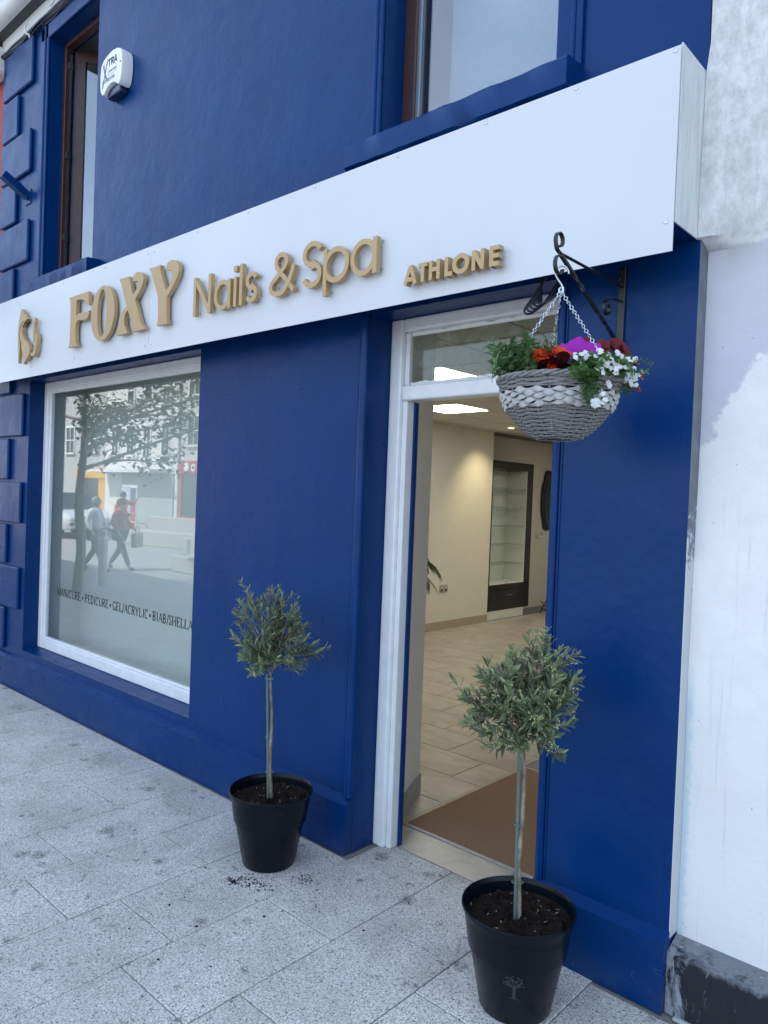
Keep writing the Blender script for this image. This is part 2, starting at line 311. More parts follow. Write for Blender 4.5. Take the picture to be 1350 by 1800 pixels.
# ------------------------------------------------------------------ mesh helpers
C = S.collection
class MB:
    def __init__(s): s.v = []; s.f = []; s.a = []; s.cur = .5
    def add(s, vs, fs):
        b = len(s.v); s.v += [tuple(p) for p in vs]
        for q in fs: s.f.append(tuple(i+b for i in q)); s.a.append(s.cur)
        return s
    def box(s, x0, x1, y0, y1, z0, z1):
        return s.add([(x0, y0, z0), (x1, y0, z0), (x1, y1, z0), (x0, y1, z0), (x0, y0, z1), (x1, y0, z1), (x1, y1, z1), (x0, y1, z1)],
                     [(3, 2, 1, 0), (4, 5, 6, 7), (0, 1, 5, 4), (1, 2, 6, 5), (2, 3, 7, 6), (3, 0, 4, 7)])
    def prism(s, poly, y0, y1):           # polygon in XZ, y0 the front
        a = sum(poly[i][0]*poly[(i+1) % len(poly)][1]-poly[(i+1) % len(poly)][0]*poly[i][1] for i in range(len(poly)))
        if a < 0: poly = poly[::-1]
        n = len(poly)
        fs = [tuple(range(n)), tuple(range(2*n-1, n-1, -1))]
        for i in range(n):
            j = (i+1) % n; fs.append((j, i, i+n, j+n))
        return s.add([(x, y0, z) for x, z in poly]+[(x, y1, z) for x, z in poly], fs)
    def ring(s, out, inn, y0, y1):        # two loops of the same length, counter-clockwise seen from the front
        n = len(out); v = [(x, y0, z) for x, z in out]+[(x, y0, z) for x, z in inn]+[(x, y1, z) for x, z in out]+[(x, y1, z) for x, z in inn]
        fs = []
        for i in range(n):
            j = (i+1) % n
            fs += [(i, j, n+j, n+i), (2*n+j, 2*n+i, 3*n+i, 3*n+j), (j, i, 2*n+i, 2*n+j), (n+i, n+j, 3*n+j, 3*n+i)]
        return s.add(v, fs)
    def stroke(s, pts, w, y0, y1, closed=False):   # monoline stroke in XZ, extruded
        n = len(pts); L = []; Rr = []
        for i in range(n):
            p = Vector(pts[i]); a = Vector(pts[i-1]) if (i or closed) else None; b = Vector(pts[(i+1) % n]) if (i < n-1 or closed) else None
            d1 = (p-a).normalized() if a is not None else None; d2 = (b-p).normalized() if b is not None else None
            if d1 is None: d1 = d2
            if d2 is None: d2 = d1
            t = (d1+d2); t = t.normalized() if t.length > 1e-6 else d1
            nn = Vector((-t.y, t.x)); k = 1/max(.45, nn.dot(Vector((-d1.y, d1.x))))
            L.append(p+nn*w/2*k); Rr.append(p-nn*w/2*k)
        if closed: return s.ring([tuple(p) for p in Rr], [tuple(p) for p in L], y0, y1)
        v = [(p.x, y0, p.y) for p in Rr]+[(p.x, y0, p.y) for p in L]+[(p.x, y1, p.y) for p in Rr]+[(p.x, y1, p.y) for p in L]
        fs = []
        for i in range(n-1):
            j = i+1
            fs += [(i, j, n+j, n+i), (2*n+j, 2*n+i, 3*n+i, 3*n+j), (j, i, 2*n+i, 2*n+j), (n+i, n+j, 3*n+j, 3*n+i)]
        fs += [(0, n, 3*n, 2*n), (n-1, 3*n-1, 4*n-1, 2*n-1)]
        return s.add(v, fs)
    def tube(s, pts, rad, n=6, flat=None, caps=True, closed=False):
        pts = [Vector(p) for p in pts]; m = len(pts)
        rad = rad if isinstance(rad, (list, tuple)) else [rad]*m
        vs = []; fs = []; prev = None
        for i, p in enumerate(pts):
            if closed: t = (pts[(i+1) % m]-pts[i-1])
            else: t = pts[min(i+1, m-1)]-pts[max(i-1, 0)]
            t = t.normalized() if t.length > 1e-9 else Vector((0, 0, 1))
            if prev is None:
                up = Vector((0, 0, 1)) if abs(t.z) < .9 else Vector((1, 0, 0)); a = t.cross(up).normalized()
            else:
                a = prev-t*prev.dot(t); a = a.normalized() if a.length > 1e-6 else t.orthogonal().normalized()
            prev = a; b = t.cross(a)
            for k in range(n):
                an = 2*math.pi*k/n; vs.append(p+(a*math.cos(an)+b*math.sin(an)*(flat or 1))*rad[i])
        for i in range(m if closed else m-1):
            j = (i+1) % m
            for k in range(n):
                kk = (k+1) % n; fs.append((i*n+k, i*n+kk, j*n+kk, j*n+k))
        if caps and not closed: fs += [tuple(range(n-1, -1, -1)), tuple(range((m-1)*n, m*n))]
        return s.add(vs, fs)
    def lathe(s, prof, n=48, c=(0, 0, 0), capb=False, capt=False):
        vs = []; fs = []; m = len(prof)
        for rr, z in prof:
            for k in range(n):
                a = 2*math.pi*k/n; vs.append((c[0]+rr*math.cos(a), c[1]+rr*math.sin(a), c[2]+z))
        for i in range(m-1):
            for k in range(n):
                kk = (k+1) % n; fs.append((i*n+k, i*n+kk, (i+1)*n+kk, (i+1)*n+k))
        if capb: fs.append(tuple(range(n-1, -1, -1)))
        if capt: fs.append(tuple(range((m-1)*n, m*n)))
        return s.add(vs, fs)
    def leaf(s, p, d, up, L, w, fold=.25, curl=.15, shape=((0, .12), (.3, .85), (.6, 1.), (.85, .55), (1, 0))):
        d = Vector(d).normalized(); up = Vector(up); sd_ = d.cross(up)
        sd_ = sd_.normalized() if sd_.length > 1e-4 else d.orthogonal().normalized(); nn = sd_.cross(d)
        vs = []; fs = []; p = Vector(p)
        for t, k in shape:
            c = p+d*L*t-nn*curl*L*t*t; h = w/2*k
            vs += [c+sd_*h+nn*fold*h, c, c-sd_*h+nn*fold*h]
        for i in range(len(shape)-1):
            a = 3*i; fs += [(a+1, a, a+3, a+4), (a+2, a+1, a+4, a+5)]
        s.cur = random.random(); s.add(vs, fs); s.cur = .5; return s
    def build(s, name, mat=None, parent=None, smooth=None, bevel=0, seg=1, kind=None):
        me = bpy.data.meshes.new(name); me.from_pydata(s.v, [], s.f)
        if any(x != .5 for x in s.a):
            at = me.attributes.new('rnd', 'FLOAT', 'FACE'); at.data.foreach_set('value', s.a)
        if bevel:
            bm = bmesh.new(); bm.from_mesh(me)
            bmesh.ops.bevel(bm, geom=[e for e in bm.edges if len(e.link_faces) == 2 and e.calc_face_angle(0) > .5], offset=bevel, segments=seg, profile=.6, affect='EDGES')
            bm.to_mesh(me); bm.free()
        me.validate(); me.update()
        if smooth is not None:
            me.polygons.foreach_set('use_smooth', [True]*len(me.polygons))
            try: me.set_sharp_from_angle(angle=R(smooth))
            except Exception: pass
        if mat: me.materials.append(M[mat])
        o = bpy.data.objects.new(name, me); C.objects.link(o)
        if parent: o.parent = parent
        if kind: o['kind'] = kind
        return o
def tag(o, label, cat, group=None):
    o['label'] = label; o['category'] = cat
    if group: o['group'] = group
    return o
def thing(name, label, cat, loc=(0, 0, 0), rz=0, group=None):
    o = bpy.data.objects.new(name, None); C.objects.link(o); o.location = loc; o.rotation_euler.z = rz; o.empty_display_size = .1
    return tag(o, label, cat, group)
def struct(o): o['kind'] = 'structure'; return o
def inst(src, parent=None, loc=None, rot=None, scale=None, name=None):
    o = src.copy(); C.objects.link(o)
    if parent: o.parent = parent
    if loc is not None: o.location = loc
    if rot is not None: o.rotation_euler = rot
    if scale is not None: o.scale = scale
    return o
def B(x0, x1, y0, y1, z0, z1): return MB().box(x0, x1, y0, y1, z0, z1)
def arc(cx, cz, rx, rz, a0, a1, n=14): return [(cx+rx*math.cos(R(a0+(a1-a0)*i/n)), cz+rz*math.sin(R(a0+(a1-a0)*i/n))) for i in range(n+1)]
def loop(cx, cz, rx, rz, n=40): return [(cx+rx*math.cos(2*math.pi*i/n), cz+rz*math.sin(2*math.pi*i/n)) for i in range(n)]
def catmull(P, k=6):
    P = [Vector(p) for p in P]; out = []
    for i in range(len(P)-1):
        a, b, c, d = P[max(i-1, 0)], P[i], P[i+1], P[min(i+2, len(P)-1)]
        for j in range(k):
            t = j/k; out.append(.5*((2*b)+(c-a)*t+(2*a-5*b+4*c-d)*t*t+(3*b-a-3*c+d)*t**3))
    return out+[P[-1]]

# ================================================================== GROUND
ground = struct(B(-150, 150, -150, 60, -.5, -.012).build('ground', 'sun_asphalt'))
pavement = struct(B(-30, 12, -2.6, .206, -.3, -.006).build('pavement', 'mortar'))
PW, PL = .4045, .642
slab_me = None
k = 0
for i in range(-2, 16):
    x1 = -1.16-PW*i+0; x0 = x1-PW
    y = -.33 if i % 2 else -.54
    ys = [-.062 if x1 < -2.3 or x0 > -1.5 else .204, y]
    while ys[-1] > -2.5: ys.append(ys[-1]-PL)
    for a, b in zip(ys[:-1], ys[1:]):
        w, l = PW-.0045, (a-b)-.0045
        o = MB().box(-w/2, w/2, -l/2, l/2, -.05, 0).build('paving_slab', 'granite', pavement, bevel=.0022)
        o.location = ((x0+x1)/2, (a+b)/2, random.uniform(-.0008, .0008)); o.rotation_euler = (random.uniform(-.0012, .0012), random.uniform(-.0012, .0012), 0); k += 1
far = MB()
for i in range(16, 70):
    x1 = -1.16-PW*i; far.box(x1-PW+.002, x1-.002, -2.55, -.06, -.05, -.001)
far.build('far_paving_strip', 'granite', pavement, kind='stuff')
# spilled compost and litter on the slabs
def litter(name, cx, cy, n, sx, sy, mat, rad):
    mb = MB()
    for _ in range(n):
        x, y = random.gauss(cx, sx), random.gauss(cy, sy); s_ = rad*random.uniform(.4, 1.3); a = random.random()*6.28
        v = [(x+s_*math.cos(a+j*1.57)*random.uniform(.5, 1.3), y+s_*math.sin(a+j*1.57)*random.uniform(.5, 1.3), .001) for j in range(4)]
        v.append((x, y, .001+s_*.6)); mb.add(v, [(0, 1, 4), (1, 2, 4), (2, 3, 4), (3, 0, 4), (3, 2, 1, 0)])
    return mb.build(name, mat, pavement, kind='stuff')
for (cx, cy, n, sx, sy) in ((-2.50, -.50, 110, .055, .03), (-2.58, -.56, 60, .02, .012), (-2.36, -.33, 50, .04, .03), (-2.2, -.42, 14, .05, .05), (-1.05, -.62, 60, .12, .06)):
    litter('compost_spill', cx, cy, n, sx, sy, 'soil', .0045)
litter('compost_spill', -2.9, -.9, 26, .7, .45, 'soil', .006)
litter('paint_flake', -2.2, -.25, 22, .8, .3, 'white', .004)
litter('paint_flake', -3.6, -.5, 16, .9, .3, 'white', .004)

# ================================================================== BLUE SHOP BUILDING
bld = thing('shop_building', 'two storey shop building painted deep blue with white framed window and doorway', 'building', (0, 0, 0))
T = .2; XR = -.917
mb = MB()
for x0, x1, z0, z1 in ((-6.9, -6.235, 0, 5.4), (-6.235, -6.02, 0, .32), (-6.235, -6.02, 2.52, 5.4), (-6.02, -5.22, 0, .32), (-6.02, -5.22, 2.52, 3.27), (-6.02, -5.22, 5.19, 5.4),
                       (-5.22, -3.80, 0, .32), (-5.22, -3.80, 2.52, 5.4), (-3.80, -2.41, 0, 5.4), (-2.41, -2.39, 2.53, 5.4), (-2.39, -1.48, 2.53, 3.27), (-2.39, -1.48, 5.19, 5.4),
                       (-1.48, -1.433, 2.53, 5.4), (-1.433, XR, 0, 5.4)):
    mb.box(x0, x1, 0, T, z0, z1)
mb.build('wall', 'blue', bld)
mb = MB(); mb.box(-6.9, -6.6, T, 9.6, 0, 5.4).box(-.94, XR, T, 9.6, 0, 5.4).box(-6.6, -.94, 9.4, 9.6, 0, 5.4)
mb.build('rear_wall', 'render_grey', bld)
B(-6.6, -.94, T+.002, 9.4, 2.72, 3.1).build('upper_floor', 'render_grey', bld)
B(-6.6, -.94, 1.6, 1.7, 3.1, 5.4).build('upper_partition', 'interior_wall', bld)
B(-6.6, -.94, T+.002, 9.4, 5.36, 5.4).build('upper_ceiling', 'render_white', bld)
mb = MB(); mb.add([(-6.98, -.14, 5.60), (XR, -.14, 5.60), (XR, 4.6, 9.2), (-6.98, 4.6, 9.2), (-6.98, 9.7, 5.5), (XR, 9.7, 5.5),
                   (-6.98, -.14, 5.5), (XR, -.14, 5.5), (-6.98, 9.7, 5.42), (XR, 9.7, 5.42)],
                  [(0, 1, 2, 3), (3, 2, 5, 4), (1, 0, 6, 7), (4, 5, 9, 8), (6, 8, 9, 7), (0, 3, 4, 8, 6), (1, 7, 9, 5, 2)])
roof = mb.build('roof', 'slate', bld)
# eaves: frieze board, soffit, ogee gutter
B(-6.95, XR, -.028, -.002, 5.40, 5.53).build('frieze_board', 'upvc', bld, bevel=.004)
B(-6.95, XR, -.10, -.029, 5.512, 5.535).build('soffit_board', 'soffit', bld)
g = [(-.10, 5.50), (-.13, 5.495), (-.165, 5.505), (-.19, 5.53), (-.20, 5.56), (-.205, 5.59), (-.215, 5.60), (-.215, 5.61), (-.195, 5.61), (-.19, 5.59), (-.18, 5.545), (-.16, 5.52), (-.10, 5.515)]
n = len(g); mb = MB(); mb.add([(-6.98, y, z) for y, z in g]+[(XR, y, z) for y, z in g], [(i, (i+1) % n, n+(i+1) % n, n+i) for i in range(n)]+[tuple(range(n))[::-1], tuple(range(n, 2*n))])
mb.build('gutter', 'upvc', bld, smooth=40)
# quoins
for zt, zb, wide in ((5.33, 4.955, 1), (4.935, 4.595, 0), (4.58, 4.235, 1), (4.22, 3.872, 0), (3.845, 3.508, 1), (3.49, 3.15, 0), (3.13, 2.79, 1), (2.77, 2.44, 0),
                     (2.425, 2.075, 1), (2.06, 1.715, 0), (1.695, 1.355, 1), (1.335, 1.005, 0), (.99, .645, 1), (.63, .285, 0)):
    B(-6.9, -6.305 if wide else -6.577, -.03, -.001, zb, zt).build('quoin', 'blue', bld, bevel=.009)
# plinth with weathered (sloping) top
def plinth(x0, x1, y, name='plinth', mat='blue', zt=.236, zb=.262, par=bld):
    pr = [(0, 0), (y, 0), (y, zt), (0, zb)]
    mb = MB(); n = 4
    N = max(2, int((x1-x0)/.09)); 
    for i in range(N+1):
        x = x0+(x1-x0)*i/N; jj = random.uniform(-.003, .003)
        mb.v += [(x, -.0005, 0), (x, y+jj*.5, 0), (x, y+jj, zt+random.uniform(-.004, .004)), (x, -.0005, zb)]
    for i in range(N):
        for q in range(n): mb.f.append((4*i+q, 4*i+(q+1) % n, 4*i+4+(q+1) % n, 4*i+4+q)); mb.a.append(.5)
    mb.f += [(3, 2, 1, 0), (4*N, 4*N+1, 4*N+2, 4*N+3)]; mb.a += [.5, .5]
    return mb.build(name, mat, par, smooth=35)
plinth(-6.9, -2.412, -.05); plinth(-1.431, XR+.003, -.045)
# window sill of the shop window
mb = MB(); mb.add([(-6.234, -.001, .318), (-3.801, -.001, .318), (-3.801, .13, .338), (-6.234, .13, .338), (-6.234, -.001, .30), (-3.801, -.001, .30), (-3.801, .13, .30), (-6.234, .13, .30)],
                  [(0, 1, 2, 3), (0, 4, 5, 1), (3, 2, 6, 7), (7, 6, 5, 4), (0, 3, 7, 4), (1, 5, 6, 2)])
mb.build('shop_window_sill', 'blue', bld)
# door side mouldings: roll and fillets
def roll(x, rad, z0, z1, y=0.0): 
    pts = [(x+random.uniform(-.0012, .0012), y+random.uniform(-.0008, .0008), z0+(z1-z0)*i/24) for i in range(25)]
    return MB().tube(pts, rad, 14).build('roll_moulding', 'blue', bld, smooth=60)
roll(-2.434, .024, .262, 2.52, -.008); roll(-1.412, .015, .25, 2.52, -.004)
B(-2.478, -2.466, -.012, -.0005, .25, 2.52).build('fillet_moulding', 'blue', bld, bevel=.002)
B(-2.408, -2.3985, -.004, .0, .25, 2.52).build('fillet_moulding', 'blue', bld, bevel=.0015) if False else None
B(-1.395, -1.388, -.006, -.0005, .25, 2.52).build('fillet_moulding', 'blue', bld, bevel=.002)
# upper window surrounds and sills
def surround(x, x2):
    B(x, x2, -.022, -.001, 3.30, 5.30).build('window_architrave', 'blue', bld, bevel=.006)
    xm = (x+x2)/2
    MB().tube([(xm+.018, -.022, 3.30), (xm+.018, -.022, 5.29)], .011, 10).build('architrave_bead', 'blue', bld, smooth=60)
surround(-6.15, -6.021); surround(-2.49, -2.391); surround(-1.479, -1.375)
B(-6.15, -5.1, -.022, -.001, 5.191, 5.30).build('window_architrave', 'blue', bld, bevel=.005)
def sill(x0, x1, y, zb, zt):
    mb = MB(); N = 24
    for i in range(N+1):
        x = x0+(x1-x0)*i/N; j = lambda: random.uniform(-.0025, .0025)
        mb.v += [(x, .14, zt+.012), (x, y+.012, zt+j()), (x, y+j(), zt-.012), (x, y+j(), zb+.01), (x, y+.01, zb+j()), (x, .14, zb)]
    for i in range(N):
        for q in range(6): mb.f.append((6*i+q, 6*i+(q+1) % 6, 6*i+6+(q+1) % 6, 6*i+6+q)); mb.a.append(.5)
    mb.f += [tuple(range(5, -1, -1)), tuple(range(6*N, 6*N+6))]; mb.a += [.5, .5]
    mb.build('window_sill', 'blue', bld, smooth=40)
sill(-2.505, -1.375, -.12, 3.18, 3.297); sill(-6.215, -5.10, -.10, 3.165, 3.287)
# grey unpainted return at the right-hand end
B(XR+.0005, XR+.004, .0, .07, .24, 2.572).build('bare_return', 'return', bld)

# ---- shop window: frame, pane, lettering, display backing
sw = thing.__call__ if False else None
win = B(-6.234, -6.17, .118, .17, .338, 2.519).build('shop_window', 'white', bld, bevel=.006)
B(-3.865, -3.801, .118, .17, .338, 2.519).build('frame', 'white', win, bevel=.006)
B(-6.17, -3.865, .12, .17, .339, .418).build('frame', 'white', win, bevel=.008, seg=2)
B(-6.17, -3.865, .118, .17, 2.462, 2.519).build('frame', 'white', win, bevel=.006)
for x0, x1, z0, z1 in ((-6.17, -6.135, .418, 2.462), (-3.9, -3.865, .418, 2.462), (-6.135, -3.9, .418, .436), (-6.135, -3.9, 2.43, 2.462)):
    B(x0, x1, .135, .165, z0, z1).build('glazing_bead', 'white', win, bevel=.005, seg=2)
B(-6.137, -3.898, .148, .152, .434, 2.434).build('pane', 'glass', win)
B(-6.21, -3.82, .46, .48, .2, 2.65).build('display_backing', 'backing', win)
mb = MB(); mb.box(-6.235, -6.205, .2, .46, .2, 2.65).box(-3.83, -3.80, .2, .46, .2, 2.65).box(-6.2, -3.83, .2, .46, 2.56, 2.6).box(-6.2, -3.83, .2, .46, .30, .335)
mb.build('display_lining', 'backing', win)

# ---- serif lettering on the pane, drawn as strokes
def serif_glyph(ch, mb, x, z, h, w, y):
    TK, TN = h*.175, h*.085; E_ = [0]
    def V(t, th=TK, a=0, b=1):        # vertical stem with serifs
        E_[0] += 1; yy = y-.00012*E_[0]; cx = x+t*w
        mb.box(cx-th/2, cx+th/2, yy, y+.0003, z+a*h, z+b*h)
        for e in (a, b):
            E_[0] += 1; yy2 = y-.00012*E_[0]
            if e in (0, 1): mb.box(cx-th/2-w*.09, cx+th/2+w*.09, yy2, y+.0003, z+e*h-(.028*h if e else -.0), z+e*h+(0 if e else .028*h))
    def Ln(pts, th):
        E_[0] += 1; mb.stroke([(x+a*w, z+b*h) for a, b in pts], th, y-.00012*E_[0], y+.0003)
    def Ar(cx, cz, rx, rz, a0, a1, th): Ln([((px), (pz)) for px, pz in arc(cx, cz, rx, rz, a0, a1, 12)], th)
    if ch == 'M': V(.12, TN); V(.88); Ln([(.14, .98), (.5, .05)], TK*.95); Ln([(.5, .05), (.86, .98)], TN)
    elif ch == 'A': Ln([(.1, .02), (.5, .98)], TN); Ln([(.5, .98), (.9, .02)], TK); Ln([(.26, .34), (.74, .34)], TN); Ln([(0, .014), (.22, .014)], h*.028); Ln([(.76, .014), (1, .014)], h*.028)
    elif ch == 'N': V(.12, TN); V(.88, TN); Ln([(.12, .96), (.88, .04)], TK)
    elif ch == 'I': V(.5)
    elif ch == 'C' or ch == 'G':
        Ar(.52, .5, .42, .48, 60, 300, TK*.85); Ln([(.80, .72), (.82, .97)], TN)
        if ch == 'G': V(.82, TK, 0, .42)
    elif ch == 'U': V(.18, TK, .3, 1); V(.84, TN, .3, 1); Ar(.51, .32, .33, .30, 180, 360, TK*.6)
    elif ch in 'RPBD':
        V(.2)
        if ch == 'D': Ar(.25, .5, .62, .48, -88, 88, TK*.85)
        else:
            Ar(.3, .745, .5 if ch != 'B' else .45, .235, -88, 88, TK*.8); Ln([(.2, .98), (.34, .98)], TN); Ln([(.2, .51), (.34, .51)], TN)
            if ch == 'B': Ar(.3, .265, .52, .245, -88, 88, TK*.8); Ln([(.2, .02), (.34, .02)], TN)
            if ch == 'R': Ln([(.45, .5), (.92, .015)], TK*.9)
    elif ch in 'EL':
        V(.2); Ln([(.2, .02), (.86, .02)], TN); Ln([(.86, 0), (.89, .24)], TN)
        if ch == 'E': Ln([(.2, .98), (.84, .98)], TN); Ln([(.84, .99), (.86, .78)], TN); Ln([(.2, .51), (.62, .51)], TN); Ln([(.62, .40), (.62, .62)], TN)
    elif ch == 'H': V(.16); V(.84); Ln([(.16, .5), (.84, .5)], TN)
    elif ch == 'Y': V(.5, TK, 0, .45); Ln([(.1, .98), (.5, .42)], TK); Ln([(.5, .42), (.9, .98)], TN); Ln([(0, .986), (.26, .986)], h*.028); Ln([(.76, .986), (1, .986)], h*.028)
    elif ch == 'S': Ln([(.82, .72), (.8, .86), (.62, .97), (.38, .97), (.2, .84), (.2, .68), (.36, .56), (.62, .46), (.8, .34), (.8, .17), (.62, .03), (.36, .03), (.18, .14), (.16, .3)], TK*.75)
    elif ch == '/': Ln([(.1, -.12), (.9, 1.05)], TN*1.6)
    elif ch == '.': mb.prism(loop(x+.5*w, z+.45*h, .011, .013, 12), y-.0002, y+.0003)
words = (('MANICURE', -5.955, -5.545), ('PEDICURE', -5.478, -5.106), ('GEL/ACRYLIC', -5.046, -4.552), ('BIAB/SHELLAC', -4.498, -3.965))
zb = .796; hh = .0625
rel = dict(M=1.25, I=.55, A=1.02, N=1.05, C=.92, U=1.0, R=1.0, E=.88, P=.9, D=1.02, G=1.0, L=.86, Y=1., B=.92, S=.76, H=1.05); rel['/'] = .5; rel['.'] = .5
for wd, x0, x1 in words:
    tot = sum(rel[c] for c in wd); kx = (x1-x0)/tot; x = x0
    for c in wd:
        w = rel[c]*kx; mb = MB(); serif_glyph(c, mb, x+.03*kx, zb, hh, w*.94, .1472); mb.build('letter', 'ink', win); x += w
for x in (-5.512, -5.077, -4.527):
    MB().prism(loop(x, zb+.027, .0105, .0125, 14), .1467, .1475).build('bullet_dot', 'ink', win)

# ---- door frame with transom light
df = B(-2.409, -2.335, .14, .235, 0, 2.529).build('door_frame', 'white', bld, bevel=.012, seg=2)
B(-2.3345, -2.306, .158, .235, .001, 2.143).build('jamb_bead', 'white', df, bevel=.006, seg=2)
B(-2.3055, -2.296, .205, .2355, .002, 2.14).build('door_stop', 'blue', df, bevel=.002)
B(-1.51, -1.434, .14, .235, 0, 2.529).build('jamb', 'white', df, bevel=.012, seg=2)
B(-2.3345, -1.511, .142, .235, 2.143, 2.214).build('transom_rail', 'white', df, bevel=.014, seg=3)
B(-2.3345, -1.511, .142, .235, 2.466, 2.529).build('head', 'white', df, bevel=.012, seg=2)
B(-2.334, -2.308, .162, .20, 2.2145, 2.4655).build('glazing_bead', 'white', df, bevel=.005)
B(-2.3075, -1.512, .185, .189, 2.2145, 2.4655).build('transom_pane', 'glass_dirty', df)
for z in (2.216, 2.450):
    P = [(-2.305, z)]+[(-2.305+i*.0198, z+.012+random.uniform(0, .007)) for i in range(41)]+[(-1.515, z)]
    MB().prism(P, .1765, .1847).build('putty', 'splay_wall', df)

# ================================================================== INTERIOR
floor = struct(B(-6.3, -.95, .2, 9.4, -.2, -.004).build('interior_floor', 'mortar'))
TW, TD = .61, .352
k = 0
for j in range(-1, 22):
    y0 = .428+TD*j if j >= 0 else .207; y1 = .428+TD*(j+1)
    off = -2.68+(.305 if j % 2 else 0)
    i = 0
    x = off-TW*6
    while x < -1.4:
        xa, xb = x, x+TW; x += TW
        xa = max(xa, -5.9)
        if xb-xa < .1: continue
        ya, yb = y0, y1
        if j >= 0 and ya < 1.6 and xb > -2.45:     # leave the mat well free
            xb = min(xb, -2.47)
            if xb-xa < .04: continue
        if j == -1: yb = .412
        if yb > 3.5 and xa > -2.2: continue
        w, l = xb-xa-.006, yb-ya-.006
        o = MB().box(-w/2, w/2, -l/2, l/2, -.02, 0).build('floor_tile', 'tile', floor, bevel=.001); o.location = ((xa+xb)/2, (ya+yb)/2, random.uniform(-.0004, .0004)); k += 1
mt = B(-2.44, -1.2, .44, 1.6, -.003, .003).build('entrance_mat', 'mat'); tag(mt, 'brown coir entrance mat sunk into the tiled floor inside the doorway', 'door mat')
B(-2.468, -2.442, .416, 1.62, -.01, .004).build('mat_trim', 'wood_trim', floor, bevel=.002)
B(-2.441, -1.2, .414, .436, -.01, .005).build('mat_trim', 'grey_plastic', floor, bevel=.002)
B(-2.441, -1.2, 1.602, 1.62, -.01, .004).build('mat_trim', 'wood_trim', floor, bevel=.002)
iw = struct(MB().box(-6.0, -5.9, .9, 6.178, 0, 2.7).box(-6.4, -6.3, 6.178, 9.3, 0, 2.7).box(-6.3, -6.0, 6.12, 6.178, 0, 2.7).box(-6.4, -.94, 9.3, 9.4, 0, 2.7).box(-1.05, -.945, .26, 9.3, 0, 2.7).build('wall_interior', 'interior_wall'))
# skirting of tiles along the side wall
y = .9
while y < 6.17:
    y2 = min(y+.61, 6.176); B(-5.899, -5.889, y+.002, y2-.002, .0, .105).build('skirting_tile', 'skirting_tile', iw, bevel=.001); y = y2
# splayed partition beside the door and back of the window display
sp = struct(MB().add([(-2.40, .238, 0), (-2.655, .79, 0), (-2.70, .79, 0), (-3.8, .79, 0), (-3.8, .49, 0), (-2.50, .238, 0)]+[(-2.40, .238, 2.657), (-2.655, .79, 2.657), (-2.70, .79, 2.657), (-3.8, .79, 2.657), (-3.8, .49, 2.657), (-2.50, .238, 2.657)],
                     [(0, 1, 7, 6), (1, 2, 8, 7), (2, 3, 9, 8), (3, 4, 10, 9), (4, 5, 11, 10), (5, 0, 6, 11)]).build('wall_partition', 'splay_wall'))
B(-6.3, -3.8, .5, .79, 0, 2.66).build('partition_back', 'splay_wall', sp)
mb = MB(); d = Vector((-.255, .552, 0)).normalized(); nn = Vector((d.y, -d.x, 0)); a = Vector((-2.40, .238, 0)); L_ = .606
q = [a+nn*.001, a+nn*.012, a+d*L_+nn*.012, a+d*L_+nn*.001]
mb.add([p for p in q]+[p+Vector((0, 0, .115)) for p in q], [(0, 1, 5, 4), (1, 2, 6, 5), (2, 3, 7, 6), (3, 0, 4, 7), (4, 5, 6, 7)])
mb.build('skirting_board', 'grey_skirting', sp)
# suspended ceiling
ceil = struct(B(-6.3, -.95, .2, 9.3, 2.672, 2.70).build('ceiling', 'ceiling_grid'))
xs = [-5.9]+[-5.74+.58*i for i in range(9)]; ysg = [.25]+[.65+.58*i for i in range(15)]
gl = []
LIT = {(2, 6), (4, 3), (6, 8), (4, 10), (4, 13)}
lamps = []
for a in range(len(xs)-1):
    for b in range(len(ysg)-1):
        x0, x1, y0, y1 = xs[a], xs[a+1], ysg[b], ysg[b+1]
        if (a, b) in LIT:
            lamps.append((x0, x1, y0, y1)); continue
        o = MB().box(-(x1-x0)/2+.012, (x1-x0)/2-.012, -(y1-y0)/2+.012, (y1-y0)/2-.012, 0, .01).build('ceiling_tile', 'ceiling_tile', ceil); o.location = ((x0+x1)/2, (y0+y1)/2, 2.660)
labels = ['lit square ceiling panel seen through the open doorway above the cream wall', 'lit square ceiling panel seen through the glass above the door']
for i, (x0, x1, y0, y1) in enumerate(lamps):
    l_ = thing('ceiling_light', labels[0] if i == 0 else (labels[1] if i == 1 else ['lit square ceiling panel over the middle of the shop floor', 'lit square ceiling panel near the mirror', 'lit square ceiling panel at the rear of the shop', 'lit square ceiling panel nearest the right-hand wall'][i-2]), 'ceiling light', ((x0+x1)/2, (y0+y1)/2, 2.655), group='lit ceiling panels')
    w, h = (x1-x0)/2-.004, (y1-y0)/2-.004
    B(-w, w, -h, h, .006, .012).build('frame', 'white_plastic', l_); B(-w+.012, w-.012, -h+.012, h-.012, .0, .0055).build('diffuser', 'panel_light', l_)
# wall-washing downlight
dl = thing('downlight', 'small round recessed downlight in the shop ceiling near the cream wall', 'downlight', (-5.35, 5.75, 2.65))
MB().lathe([(.045, .008), (.052, .0), (.040, -.002), (.036, .006)], 24).build('bezel', 'white_plastic', dl, smooth=40)
MB().lathe([(.036, .005), (.001, .005)], 24).build('lens', 'downlight_disc', dl)
spn = bpy.data.lights.new('downlight_beam', 'SPOT'); spn.energy = 18; spn.color = (1, .82, .5); spn.spot_size = R(88); spn.spot_blend = 1.0; spn.shadow_soft_size = .03
so = bpy.data.objects.new('downlight_beam', spn); C.objects.link(so); so.location = (-5.35, 5.75, 2.64); so.rotation_euler = (Vector((-5.9, 5.85, 1.35))-Vector((-5.35, 5.75, 2.64))).to_track_quat('-Z', 'Y').to_euler()

